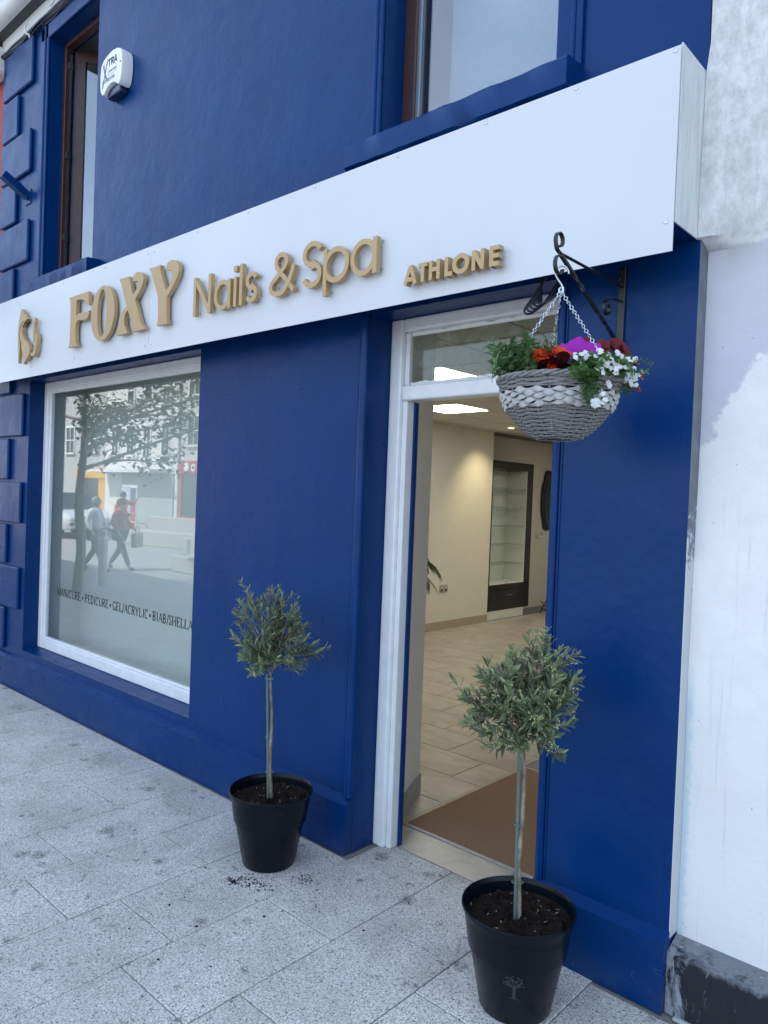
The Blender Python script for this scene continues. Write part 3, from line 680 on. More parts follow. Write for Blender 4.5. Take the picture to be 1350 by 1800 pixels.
# ---- display cabinet
cb = thing('display_cabinet', 'tall black framed display cabinet with white interior and glass shelves', 'cabinet', (-5.9, 6.18, 0))
H_ = 2.27; D_ = 1.09
def cbx(name, y0, y1, z0, z1, mat, x0=-.39, x1=.0, bevel=.003): return B(x0, x1, y0, y1, z0, z1).build(name, mat, cb, bevel=bevel)
cbx('plinth', .02, .98, .001, .128, 'cabinet_white', -.38, -.02)
cbx('side', .0, .03, .13, H_, 'cabinet_black'); cbx('side', .945, D_, .13, H_, 'cabinet_black'); cbx('top', .0305, .9445, 2.157, H_, 'cabinet_black')
cbx('base', .0305, .9445, .13, .50, 'cabinet_black', -.39, -.012)
cbx('drawer_front', .035, .94, .15, .42, 'cabinet_black', -.011, .002)
cbx('drawer_front', .035, .94, .43, .495, 'cabinet_black', -.011, .002)
cbx('handle', .49, .63, .338, .348, 'galvanised', .003, .018, .002)
cbx('back_panel', .0305, .9445, .501, 2.156, 'cabinet_white', -.385, -.36)
cbx('lining', .031, .04, .501, 2.156, 'cabinet_white', -.359, -.012); cbx('lining', .935, .9445, .501, 2.156, 'cabinet_white', -.359, -.012)
cbx('lining', .041, .934, .501, .51, 'cabinet_white', -.359, -.012)
for z in (.785, 1.06, 1.335, 1.609, 1.886):
    sh = cbx('glass_shelf', .041, .934, z, z+.006, 'glass_shelf', -.355, -.03, 0); B(-.0295, -.0275, .041, .934, z-.001, z+.007).build('shelf_edge', 'grey_skirting', sh)
cbx('lock', .46, .48, .503, .53, 'galvanised', -.02, -.004, .002)
# ---- socket, mirror, cables, draped stool, palm
sk = thing('wall_socket', 'grey double wall socket low on the cream wall', 'socket', (-5.899, 5.157, .53))
B(0, .009, -.085, .085, -.048, .048).build('plate', 'grey_plastic', sk, bevel=.003)
for yy in (-.045, .045):
    B(.0092, .011, yy-.006, yy+.006, .012, .03).build('switch', 'white_plastic', sk); B(.0092, .0098, yy-.02, yy+.02, -.035, -.005).build('socket_holes', 'dark_seal', sk)
mi = thing('wall_mirror', 'black curved edge wall mirror beside the display cabinet', 'mirror', (-6.29, 8.58, 1.74))
pts = []
for i in range(48):
    a = 2*math.pi*i/48; pts.append((.40*math.copysign(abs(math.cos(a))**.55, math.cos(a))*(1+.05*math.cos(6*a)), .50*math.copysign(abs(math.sin(a))**.55, math.sin(a))*(1+.04*math.cos(6*a))))
o = MB().prism(pts, -.03, 0).build('frame', 'cabinet_black', mi, bevel=.006); o.rotation_euler.z = R(90)
o = MB().prism([(x*.82, z*.86) for x, z in pts], -.034, -.031).build('glass', 'dark_glass', mi); o.rotation_euler.z = R(90)
sc_ = MB().tube([(.02, -.5+.05*math.cos(i*.9)+i*.008, -.56+.05*math.sin(i*.9)) for i in range(16)], .011, 6).build('scroll_ornament', 'white_fabric', mi, smooth=50)
st_ = thing('draped_stool', 'white draped stool beyond the display cabinet', 'stool', (-5.45, 7.75, 0))
mb = MB(); n = 40
for i, (rr, z) in enumerate(((.25, .0), (.22, .2), (.19, .38), (.18, .45), (.165, .48), (.02, .485))):
    for k2 in range(n):
        a = 2*math.pi*k2/n; q = rr*(1+.06*math.sin(9*a)*(1 if i < 3 else 0)); mb.v.append((q*math.cos(a), q*math.sin(a), z))
for i in range(5):
    for k2 in range(n): mb.f.append((i*n+k2, i*n+(k2+1) % n, (i+1)*n+(k2+1) % n, (i+1)*n+k2)); mb.a.append(.5)
mb.build('drape', 'white_fabric', st_, smooth=60)
cbl = thing('loose_cable', 'loose black cables curling on the floor beside the display cabinet', 'cable', (-5.8, 7.45, 0))
for q in ([(0, 0, .02), (.03, .1, .18), (.05, .25, .3), (.05, .38, .22), (.06, .42, .1)], [(0, .02, .2), (.04, .15, .1), (.1, .3, .03), (.2, .5, .012)], [(.02, 0, .1), (.06, .2, .02), (.15, .4, .01)]):
    MB().tube(catmull(q), .008, 6).build('cable', 'cable', cbl, smooth=60)
pm = thing('palm_plant', 'dark green potted palm with arching fronds against the cream wall', 'palm', (-5.38, 3.60, 0))
MB().lathe([(.11, 0), (.14, .26), (.15, .28), (.13, .28), (.12, .24), (.01, .24)], 24, capb=True).build('pot', 'cabinet_black', pm, smooth=40)
for (az, el, ln, z0) in ((60, 58, .62, .55), (48, 40, .62, .5), (75, 30, .58, .42), (20, 50, .6, .5), (150, 50, .6, .5), (210, 45, .6, .45), (280, 55, .6, .5), (100, 62, .66, .6), (330, 40, .55, .4)):
    dv = Vector((math.cos(R(az))*math.cos(R(el)), math.sin(R(az))*math.cos(R(el)), math.sin(R(el)))); z0 += .38; ln *= .78; P = [Vector((0, 0, .25)), Vector((0, 0, z0))+dv*.12]
    for i in range(1, 9):
        t = i/8; P.append(Vector((0, 0, z0))+dv*(.12+ln*t)-Vector((0, 0, .34*t*t)))
    mb = MB(); mb.tube(P, [.007-.0005*i for i in range(len(P))], 5)
    for i in range(2, len(P)-1):
        tg = (P[i+1]-P[i]).normalized(); sd_ = tg.cross(Vector((0, 0, 1))).normalized()
        for q in range(3):
            p = P[i].lerp(P[i+1], q/3)
            for s_ in (-1, 1): mb.leaf(p, tg*.8+sd_*s_*.75-Vector((0, 0, .25)), (0, 0, 1), random.uniform(.15, .24), .013, .2, .25)
    mb.build('frond', 'palm_leaf', pm)

# ================================================================== UPPER WINDOWS
def upper_window(x0, x1, z0, z1, y, label, tilt):
    fw = .044 if tilt else .075
    w_ = B(x0+.001, x0+fw, y, y+.06, z0+.012, z1-.001).build('upper_window', 'brown_frame', bld, bevel=.004); w_['label'] = label
    B(x1-.075, x1-.001, y, y+.06, z0+.012, z1-.001).build('frame', 'brown_frame', w_, bevel=.004)
    B(x0+fw+.0005, x1-.0755, y, y+.06, z1-(.035 if tilt else .07), z1-.001).build('frame', 'brown_frame', w_, bevel=.004)
    B(x0+fw+.0005, x1-.0755, y, y+.06, z0+.012, z0+.06).build('frame', 'brown_frame', w_, bevel=.004)
    if tilt:
        hx, hy, an = x0+.035, y+.075, R(47); c_, d_ = z0+.06, z1-.02; W_ = .62
        def cs(a, b, e0, e1, p, q, nm, mat, par):
            o = B(a, b, e0, e1, p, q).build(nm, mat, par); o.location = (hx, hy, 0); o.rotation_euler.z = an; return o
        sa = cs(0, .085, 0, .045, c_, d_, 'sash', 'brown_frame', w_)
        for a, b, p, q in ((W_-.085, W_, c_, d_), (.0855, W_-.0855, d_-.085, d_), (.0855, W_-.0855, c_, c_+.085)): cs(a, b, 0, .045, p, q, 'sash', 'brown_frame', w_)
        cs(.08, W_-.08, .02, .025, c_+.08, d_-.08, 'pane', 'glass_sash', w_)
        B(x0+.0445, x0+.052, y+.035, y+.05, z0+.07, z1-.08).build('seal_strip', 'galvanised', w_)
        for z in (z0+.35, z0+1.0, z1-.2): B(x0+.045, x0+.062, y+.02, y+.05, z, z+.05).build('hinge', 'galvanised', w_)
    else:
        B(x0+.076, x1-.076, y+.025, y+.03, z0+.06, z1-.07).build('pane', 'glass_up', w_)
        B(x0+.076, x0+.092, y+.012, y+.024, z0+.06, z1-.07).build('seal_strip', 'galvanised', w_)
        B(x0+.0765, x0+.095, y+.002, y+.011, z0+.061, z0+.135).build('latch', 'red_lead', w_)
    B(x0+.05, x1-.05, y+(.9 if tilt else .3), y+(.91 if tilt else .31), z0, z1+.1).build('net_curtain', 'net', w_)
upper_window(-6.02, -5.22, 3.287, 5.19, .10, 'brown framed upper window with its casement open inwards', True)
upper_window(-2.39, -1.48, 3.30, 5.19, .13, 'brown framed upper window reflecting pale sky', False)

# ================================================================== FASCIA SIGN
sg = thing('fascia_sign', 'long white shop sign with raised gold lettering above window and door', 'shop sign', (-3.9, -.21, 2.48))
OX, OY, OZ = 3.9, .21, -2.48
def loc(o): o.location = (OX, OY, OZ); return o        # parts are drawn in street coordinates
SX0, SX1 = -6.96, -.926
loc(B(SX0, -4.0365, -.21, -.206, 2.48, 3.113).build('panel', 'sign', sg)); loc(B(-4.0345, SX1, -.21, -.206, 2.48, 3.113).build('panel', 'sign', sg))
loc(B(SX0, SX1-.004, -.198, -.001, 2.575, 3.105).build('box_body', 'blue', sg))
loc(B(SX1-.0035, SX1+.002, -.200, .055, 2.572, 3.125).build('end_board', 'endcap', sg, bevel=.001))
loc(B(SX0, SX1-.004, -.2055, -.1985, 2.49, 3.10).build('batten', 'dark_seal', sg))
sc0 = MB().lathe([(.0072, 0), (.0066, .0022), (.003, .0034), (.001, .0034)], 12)
sm = sc0.build('screw', 'galvanised', sg, smooth=50); sm.rotation_euler.x = R(90)
spots = [(-.942, 3.10), (-.95, 2.574), (-1.28, 3.10), (-1.65, 3.098), (-2.09, 3.098), (-2.6, 3.098), (-3.1, 3.098), (-3.55, 3.098), (-4.0, 3.075), (-4.07, 3.075), (-4.0, 2.532), (-4.07, 2.532), (-4.6, 3.09), (-5.2, 3.09), (-5.0, 2.55), (-5.7, 2.55), (-5.95, 3.06)]
for i, (x, z) in enumerate(spots):
    o = sm if i == 0 else inst(sm, sg); o.location = (x+OX, -.2101+OY, z+OZ)
YF, YB = -.249, -.225
def letter(mb, pins, bev=.0):
    o = loc(mb.build('letter', 'gold', sg))
    for x, z in pins:
        p = MB().tube([(x, -.2101, z), (x, YB+.001, z)], .006, 8).build('spacer', 'glass_shelf', o)
    return o
F_ = [(-5.01, 2.951), (-4.95, 2.95), (-4.843, 2.95), (-4.736, 2.951), (-4.731, 2.907), (-4.725, 2.86), (-4.74, 2.864), (-4.766, 2.878), (-4.795, 2.901), (-4.833, 2.914), (-4.901, 2.918), (-4.906, 2.899), (-4.905, 2.811), (-4.888, 2.823), (-4.842, 2.825), (-4.774, 2.821), (-4.737, 2.82), (-4.72, 2.826), (-4.72, 2.803), (-4.735, 2.783), (-4.768, 2.772), (-4.824, 2.776), (-4.869, 2.781), (-4.892, 2.777), (-4.906, 2.759), (-4.909, 2.703), (-4.905, 2.654), (-4.89, 2.628), (-4.869, 2.613), (-5.014, 2.614), (-4.994, 2.632), (-4.989, 2.663), (-4.987, 2.805), (-4.992, 2.897), (-4.998, 2.927)]
X1_ = [(-4.334, 2.96), (-4.267, 2.958), (-4.212, 2.957), (-4.209, 2.944), (-4.194, 2.907), (-4.162, 2.842), (-4.131, 2.803), (-4.089, 2.715), (-4.055, 2.655), (-4.027, 2.63), (-4.005, 2.617), (-4.083, 2.617), (-4.159, 2.617), (-4.156, 2.637), (-4.166, 2.663), (-4.202, 2.731), (-4.237, 2.787), (-4.28, 2.87), (-4.31, 2.932)]
X2_ = [(-4.175, 2.83), (-4.123, 2.861), (-4.106, 2.886), (-4.101, 2.904), (-4.114, 2.913), (-4.162, 2.919), (-4.166, 2.939), (-4.153, 2.958), (-4.113, 2.967), (-4.074, 2.958), (-4.046, 2.935), (-4.041, 2.912), (-4.057, 2.878), (-4.091, 2.843), (-4.14, 2.80)]
X3_ = [(-4.22, 2.79), (-4.21, 2.76), (-4.246, 2.737), (-4.257, 2.707), (-4.252, 2.671), (-4.23, 2.643), (-4.213, 2.617), (-4.277, 2.617), (-4.349, 2.617), (-4.337, 2.637), (-4.33, 2.672), (-4.319, 2.709), (-4.292, 2.744), (-4.261, 2.765)]
Y_ = [(-3.984, 2.962), (-3.921, 2.961), (-3.855, 2.961), (-3.861, 2.941), (-3.85, 2.91), (-3.824, 2.864), (-3.792, 2.806), (-3.761, 2.826), (-3.738, 2.855), (-3.729, 2.88), (-3.736, 2.902), (-3.761, 2.913), (-3.795, 2.92), (-3.798, 2.939), (-3.784, 2.962), (-3.743, 2.97), (-3.699, 2.958), (-3.671, 2.932), (-3.664, 2.909), (-3.677, 2.868), (-3.718, 2.822), (-3.78, 2.767), (-3.784, 2.744), (-3.778, 2.649), (-3.77, 2.629), (-3.752, 2.616), (-3.815, 2.617), (-3.883, 2.617), (-3.872, 2.637), (-3.869, 2.673), (-3.876, 2.782), (-3.902, 2.834), (-3.934, 2.888), (-3.957, 2.934)]
letter(MB().prism(F_, YF, YB), [(-4.95, 2.9), (-4.95, 2.66), (-4.76, 2.79)])
letter(MB().ring(loop(-4.538, 2.781, .155, .174, 48), loop(-4.546, 2.784, .060, .150, 48), YF, YB), [(-4.42, 2.72), (-4.64, 2.85)])
letter(MB().prism(X1_, YF, YB).prism(X2_, YF-.0006, YB).prism(X3_, YF-.0006, YB), [(-4.06, 2.64), (-4.08, 2.93)])
letter(MB().prism(Y_, YF, YB), [(-3.82, 2.66), (-3.70, 2.92)])
w = .0232; zb = 2.62
letter(MB().stroke([(-3.5, zb), (-3.5, 2.826)], w, YF, YB).stroke([(-3.362, zb), (-3.362, 2.826)], w, YF, YB).stroke([(-3.503, 2.82), (-3.36, 2.627)], w*1.05, YF+.0006, YB), [(-3.498, 2.64), (-3.36, 2.80)])
def bowl_letter(cx, cz, rx, rz, sx, z0, z1): 
    return MB().ring(loop(cx, cz, rx, rz), loop(cx, cz, rx-w, rz-w), YF, YB).stroke([(sx, z0), (sx, z1)], w, YF-.0006, YB)
letter(bowl_letter(-3.247, 2.696, .072, .0775, -3.188, zb, 2.770), [(-3.3, 2.72), (-3.19, 2.64)])
letter(MB().stroke([(-3.138, zb), (-3.138, 2.77)], w, YF, YB).box(-3.152, -3.124, YF, YB, 2.797, 2.825), [(-3.138, 2.66)])
letter(MB().stroke([(-3.09, zb), (-3.09, 2.827)], w, YF, YB), [(-3.09, 2.64), (-3.09, 2.81)])
def s_pts(x0, x1, z0, z1, n=10):
    cx = (x0+x1)/2; rx = (x1-x0)/2; hz = (z1-z0)/4
    return [(cx+rx*math.cos(a), z1-hz+hz*math.sin(a)) for a in [R(20+i*(250)/n) for i in range(n+1)]]+[(cx+rx*math.cos(a), z0+hz+hz*math.sin(a)) for a in [R(90-i*(250)/n) for i in range(n+1)]]
def S_letter(x0, x1, z0, z1): return MB().stroke(s_pts(x0+w/2, x1-w/2, z0+w/2, z1-w/2), w, YF, YB)
letter(S_letter(-3.05, -2.957, zb, 2.774), [(-2.97, 2.66), (-2.99, 2.76)])
amp = catmull([Vector(p).to_3d() for p in [(-2.684, 2.632), (-2.74, 2.69), (-2.80, 2.746), (-2.815, 2.785), (-2.79, 2.811), (-2.757, 2.808), (-2.738, 2.78), (-2.752, 2.752), (-2.80, 2.716), (-2.845, 2.682), (-2.845, 2.648), (-2.81, 2.632), (-2.765, 2.634), (-2.725, 2.668), (-2.70, 2.715), (-2.685, 2.752)]], 4)
mb = MB(); A_ = [(p.x, p.y) for p in amp]
mb.stroke(A_[:13], w, YF, YB).stroke(A_[12:36], w, YF-.0006, YB).stroke(A_[35:], w, YF-.0012, YB)
letter(mb, [(-2.70, 2.645), (-2.83, 2.67)])
letter(S_letter(-2.625, -2.492, zb, 2.832), [(-2.51, 2.69), (-2.55, 2.82)])
letter(bowl_letter(-2.400, 2.698, .0815, .079, -2.470, 2.571, 2.776), [(-2.46, 2.59), (-2.33, 2.72)])
letter(bowl_letter(-2.233, 2.697, .0765, .078, -2.166, zb, 2.772), [(-2.155, 2.76), (-2.155, 2.64), (-2.3, 2.71)])
w2 = .0162; z0, z1 = 2.5355, 2.61; YF2 = -.256
def L2(*st):
    mb = MB()
    for i, s_ in enumerate(st): mb.stroke(s_, w2, YF2-.0005*i, YB)
    return letter(mb, [])
L2([(-1.986, z0), (-1.9585, z1-.001)], [(-1.9595, z1), (-1.931, z0)], [(-1.976, z0+.02), (-1.941, z0+.02)])
L2([(-1.917, z1-w2/2), (-1.872, z1-w2/2)], [(-1.8945, z0), (-1.8945, z1-w2)])
L2([(-1.8545, z0), (-1.8545, z1)], [(-1.8165, z0), (-1.8165, z1)], [(-1.855, 2.574), (-1.816, 2.574)])
L2([(-1.777, z1), (-1.777, z0)], [(-1.776, z0+w2/2), (-1.748, z0+w2/2)])
letter(MB().ring(loop(-1.709, 2.573, .0395, .039), loop(-1.709, 2.573, .021, .0205), YF2, YB), [])
L2([(-1.650, z0), (-1.650, z1)], [(-1.610, z0), (-1.610, z1)], [(-1.651, z1-.004), (-1.609, z0+.004)])
L2([(-1.5705, z0), (-1.5705, z1)], [(-1.571, z1-w2/2), (-1.537, z1-w2/2)], [(-1.571, 2.573), (-1.539, 2.573)], [(-1.571, z0+w2/2), (-1.537, z0+w2/2)])
E1 = [(-5.812, 2.985), (-5.786, 2.985), (-5.759, 2.948), (-5.696, 2.901), (-5.71, 2.895), (-5.77, 2.893), (-5.823, 2.867), (-5.84, 2.824), (-5.836, 2.762), (-5.818, 2.719), (-5.825, 2.659), (-5.839, 2.586), (-5.851, 2.641), (-5.864, 2.766), (-5.862, 2.848), (-5.838, 2.935)]
E2 = [(-5.71, 2.893), (-5.755, 2.89), (-5.803, 2.865), (-5.826, 2.81), (-5.819, 2.74), (-5.807, 2.739), (-5.798, 2.807), (-5.787, 2.855), (-5.739, 2.881)]
E3 = [(-5.685, 2.89), (-5.739, 2.883), (-5.777, 2.853), (-5.785, 2.822), (-5.773, 2.796), (-5.735, 2.755), (-5.669, 2.719), (-5.634, 2.675), (-5.637, 2.651), (-5.65, 2.629), (-5.704, 2.594), (-5.742, 2.571), (-5.729, 2.596), (-5.751, 2.631), (-5.779, 2.674), (-5.792, 2.717), (-5.796, 2.774), (-5.796, 2.839), (-5.759, 2.879)]
E4 = [(-5.563, 2.892), (-5.552, 2.868), (-5.565, 2.826), (-5.558, 2.786), (-5.56, 2.746), (-5.567, 2.712), (-5.583, 2.741), (-5.595, 2.798), (-5.589, 2.845)]
E5 = [(-5.543, 2.781), (-5.519, 2.769), (-5.509, 2.733), (-5.518, 2.686), (-5.533, 2.641), (-5.551, 2.617), (-5.574, 2.61), (-5.603, 2.62), (-5.625, 2.646), (-5.595, 2.639), (-5.569, 2.648), (-5.556, 2.691), (-5.553, 2.75)]
for i, e in enumerate((E1, E2, E3, E4, E5)):
    o = loc(MB().prism(e, YF-.0007*i, YB).build('emblem_leaf', 'gold', sg))

# ================================================================== THINGS FIXED TO THE FRONT
al = thing('alarm_box', 'white burglar alarm box with dark blue lens on the upper wall', 'alarm box', (-4.86, -.002, 4.34))
al.scale = (.72, 1, 1)
def aloc(o): o.location = (4.8, .002, -4.34); return o
ap = [(-5.0, 4.425), (-5.003, 4.50), (-4.99, 4.565), (-4.95, 4.592), (-4.87, 4.612), (-4.78, 4.622), (-4.69, 4.616), (-4.625, 4.598), (-4.595, 4.565), (-4.585, 4.50), (-4.592, 4.43), (-4.61, 4.385), (-4.64, 4.365), (-4.665, 4.372), (-4.72, 4.398), (-4.79, 4.405), (-4.86, 4.393), (-4.915, 4.36), (-4.95, 4.358), (-4.985, 4.385)]
aloc(MB().prism(ap, -.085, -.003).build('cover', 'white_plastic', al, bevel=.008, seg=2, smooth=40))
aloc(B(-4.92, -4.665, -.062, -.004, 4.335, 4.40).build('strobe_lens', 'navy_lens', al, bevel=.012, seg=2))
aloc(MB().prism(loop(-4.612, 4.505, .006, .006, 10), -.0875, -.080).build('screw', 'ink', al))
ya, yb_ = -.0862, -.0848
mb = MB(); mb.stroke([(-4.935, 4.555), (-4.905, 4.49), (-4.868, 4.445)], .02, ya, yb_).stroke([(-4.95, 4.40), (-4.905, 4.49), (-4.855, 4.575)], .014, ya-.0003, yb_)
aloc(mb.build('letter', 'violet_ink', al))
def al_letter(*st):
    mb = MB()
    for i, s_ in enumerate(st): mb.stroke(s_, .011, ya-.0002*i, yb_)
    aloc(mb.build('letter', 'ink', al))
a, b = 4.527, 4.575
al_letter([(-4.845, b-.005), (-4.795, b-.005)], [(-4.82, b-.008), (-4.82, a)])
al_letter([(-4.783, a), (-4.783, b)], [(-4.783, b-.005), (-4.752, b-.006), (-4.744, b-.014), (-4.752, b-.024), (-4.783, b-.026)], [(-4.765, b-.028), (-4.741, a)])
al_letter([(-4.731, a), (-4.706, b)], [(-4.706, b), (-4.681, a)], [(-4.72, a+.014), (-4.692, a+.014)])
mb = MB(); mb.stroke([(-4.84, 4.512), (-4.84, 4.468), (-4.685, 4.468), (-4.685, 4.512)], .002, ya, yb_)
for i in range(22):
    x = -4.828+i*.0062
    if i not in (10,): mb.box(x, x+.0042, ya, yb_, 4.483, 4.483+random.uniform(.011, .014))
aloc(mb.build('small_print', 'grey_ink', al))
def text_mesh(txt, size, name, mat, parent, loc_, squeeze=1.0):
    cu = bpy.data.curves.new(name, 'FONT'); cu.body = txt; cu.size = size; cu.extrude = .0003
    tmp = bpy.data.objects.new(name+'_tmp', cu); C.objects.link(tmp); bpy.context.view_layer.update()
    me = bpy.data.meshes.new_from_object(tmp.evaluated_get(bpy.context.evaluated_depsgraph_get())); bpy.data.objects.remove(tmp); bpy.data.curves.remove(cu)
    me.materials.clear(); me.materials.append(M[mat]); o = bpy.data.objects.new(name, me); C.objects.link(o); o.parent = parent
    o.location = loc_; o.rotation_euler = (R(90), 0, 0); o.scale = (squeeze, 1, 1); return o
text_mesh('05 64 03248007 24C4000', .036, 'phone_number', 'grey_ink', al, (-4.955+4.8, -.0858+.002, 4.428-4.34), .62)

stub = thing('stub_bracket', 'square blue painted metal stub sticking out beside the quoins', 'bracket', (-6.37, 0, 4.035))
B(-.035, .035, -.24, -.004, -.03, .03).build('arm', 'blue', stub, bevel=.004).rotation_euler.x = R(-30)
B(-.05, .05, -.008, -.001, -.06, .06).build('base_plate', 'blue', stub, bevel=.002)
cbu = thing('cable_bundle', 'bundle of dark cables clipped along the wall under the white eaves', 'cables', (-6.3, -.03, 5.36))
for i in range(8):
    ph = random.random()*6; dz = random.uniform(-.035, .02); dy = random.uniform(-.02, .015); P = []
    for j in range(26):
        t = j/25; x = -.75+t*1.9; P.append((x, dy+.008*math.sin(ph+j*.7), dz+.014*math.sin(ph*2+j*.55)-.05*max(0, -.45-x)))
    MB().tube(catmull(P, 2), random.choice((.005, .007, .009)), 6).build('cable', 'cable', cbu, smooth=60)
MB().tube(catmull([(-.72, 0, -.03), (-.68, -.02, -.18), (-.60, -.01, -.24), (-.55, 0, -.12), (-.53, 0, -.02)]), .004, 6).build('cable', 'cable', cbu, smooth=60)
MB().tube(catmull([(-.05, -.03, .05), (-.04, -.05, .0), (-.02, -.045, -.05), (.02, -.04, -.07), (.03, -.04, -.1)]), .006, 6).build('cable_clip', 'upvc', cbu, smooth=60)
MB().tube(catmull([(.35, -.03, .05), (.42, -.04, .0), (.6, -.04, .03), (.8, -.03, .02)]), .007, 6).build('white_cable', 'upvc', cbu, smooth=60)
cc = thing('cable_coil', 'dark cable coil hanging under the sign above the door', 'cable', (-1.46, -.05, 2.47))
for i in range(5):
    P = [(-.006*i, 0, .06), (-.04+i*.008, -.02, -.01-.006*i), (-.072+i*.012, -.03, -.062+.008*i), (-.05+i*.012, -.02, -.074+.008*i), (.0+i*.014, 0, -.03+.006*i), (.05, .01, .05)]
    MB().tube(catmull(P), .0045, 6).build('cable', 'cable', cc, smooth=60)

# ---- iron bracket
ib = thing('basket_bracket', 'black wrought iron bracket with scrolled tip holding the flower basket', 'bracket', (-1.18, 0, 2.25))
B(-.013, .013, -.012, -.002, -.02, .275).build('wall_bar', 'black_iron', ib, bevel=.002)
for z in (.005, .215, .235, .262): bo = MB().lathe([(.008, 0), (.007, .005), (.001, .006)], 10).build('bolt', 'black_iron', ib, smooth=50); bo.location = (.004 if z < .23 else -.004, -.013, z); bo.rotation_euler.x = R(90)
MB().tube([(0, -.01, .205), (0, -.2, .208), (0, -.455, .208)], .0065, 8, flat=.6).build('arm', 'black_iron', ib, smooth=50)
def flatbar(pts, w, t, twist=None):
    mb = MB(); P = [Vector(p) for p in pts]; m = len(P)
    for i, p in enumerate(P):
        tg = (P[min(i+1, m-1)]-P[max(i-1, 0)]).normalized(); s_ = Vector((1, 0, 0)); q = tg.cross(s_).normalized()
        a_ = twist(i/(m-1)) if twist else 0; s2 = s_*math.cos(a_)+q*math.sin(a_); q2 = tg.cross(s2)
        for e, g in ((-1, -1), (1, -1), (1, 1), (-1, 1)): mb.v.append(tuple(p+s2*e*w/2+q2*g*t/2))
    for i in range(m-1):
        for q in range(4): mb.f.append((4*i+q, 4*i+(q+1) % 4, 4*i+4+(q+1) % 4, 4*i+4+q)); mb.a.append(.5)
    mb.f += [(3, 2, 1, 0), tuple(range(4*m-4, 4*m))]; mb.a += [.5, .5]; return mb
n = 60
flatbar([(0, -.012-.43*i/n, .0+.205*i/n) for i in range(n+1)], .012, .0085, lambda t: (max(0, min(1, (t-.15)/.25))*3.14*2+max(0, min(1, (t-.6)/.2))*3.14)).build('twisted_brace', 'black_iron', ib, smooth=30)
sp_ = [(0, -.435, .205), (0, -.465, .215), (0, -.475, .235)]+[(0, -.452+.024*math.cos(R(180-i*18))*(1-i*.022), .245+.026*math.sin(R(180-i*18))*(1-i*.022)) for i in range(0, 17)]
flatbar(catmull(sp_, 3), .013, .004).build('tip_scroll', 'black_iron', ib, smooth=40)
hk = [(0, -.43, .203), (0, -.455, .198)]+[(0, -.45+.024*math.cos(R(120+i*20)), .172+.028*math.sin(R(120+i*20))) for i in range(0, 12)]
flatbar(catmull(hk, 3), .013, .004).build('hook_scroll', 'black_iron', ib, smooth=40)
ins = [(0, -.012, .155), (0, -.07, .15), (0, -.12, .135)]+[(0, -.115+.026*math.cos(R(120+i*22))*(1-i*.03), .108+.026*math.sin(R(120+i*22))*(1-i*.03)) for i in range(0, 16)]
flatbar(catmull(ins, 3), .012, .004).build('inner_scroll', 'black_iron', ib, smooth=40)

# ---- wicker basket
RH = Vector((math.cos(YAW), -math.sin(YAW), 0)); FH = Vector((math.sin(YAW), math.cos(YAW), 0)); UP = Vector((0, 0, 1))
BC = Vector((-1.18, -.418, 1.884))
bk_ = thing('hanging_basket', 'grey wicker hanging basket with pale woven band, filled with flowers', 'hanging basket', BC)
HB = .182
PROF = [(0, .056), (.03, .077), (.14, .105), (.33, .138), (.55, .1635), (.78, .177), (1, .186)]
def br(t):
    for (a_, ra), (b__, rb) in zip(PROF[:-1], PROF[1:]):
        if t <= b__: return ra+(rb-ra)*(t-a_)/(b__-a_)
    return PROF[-1][1]
MB().lathe([(.001, .006)]+[(br(t)-.008, .006+t*(HB-.01)) for t in [i/14 for i in range(15)]], 40).build('liner', 'dark_seal', bk_, smooth=60)
NS = 26
for i in range(NS):
    a_ = 2*math.pi*i/NS
    P = [((br(t)+.001)*math.cos(a_), (br(t)+.001)*math.sin(a_), t*HB) for t in [j/10 for j in range(11)]]
    MB().tube(P, .0026, 5).build('stake', 'wicker', bk_, smooth=60)
def wrow(t, rad, ph, amp_=.0032, n=NS*6):
    P = []
    for i in range(n):
        a_ = 2*math.pi*i/n; rr = br(min(1, t))+.001+amp_*math.cos(a_*NS/2+ph); P.append((rr*math.cos(a_), rr*math.sin(a_), t*HB+.0012*math.sin(3*a_+ph*3)+.0006*math.sin(11*a_+t*40)))
    return MB().tube(P, rad, 5, closed=True)
lo = [.005+.0288*i for i in range(18)]
for i, t in enumerate(lo): wrow(t, .0029, math.pi*(i % 2)).build('wicker_row', 'wicker', bk_, smooth=60)
for i, t in enumerate((.80, .835, .87, .905, .94)): wrow(t, .0036, math.pi*(i % 2)).build('wicker_row', 'wicker', bk_, smooth=60)
for q in range(3):
    P = []
    for i in range(160):
        a_ = 2*math.pi*i/160; P.append(((.187+.0055*math.cos(a_*12+q*2.09))*math.cos(a_), (.187+.0055*math.cos(a_*12+q*2.09))*math.sin(a_), HB*.985+.0055*math.sin(a_*12+q*2.09)))
    MB().tube(P, .0048, 6, closed=True).build('rim_braid', 'wicker', bk_, smooth=60)
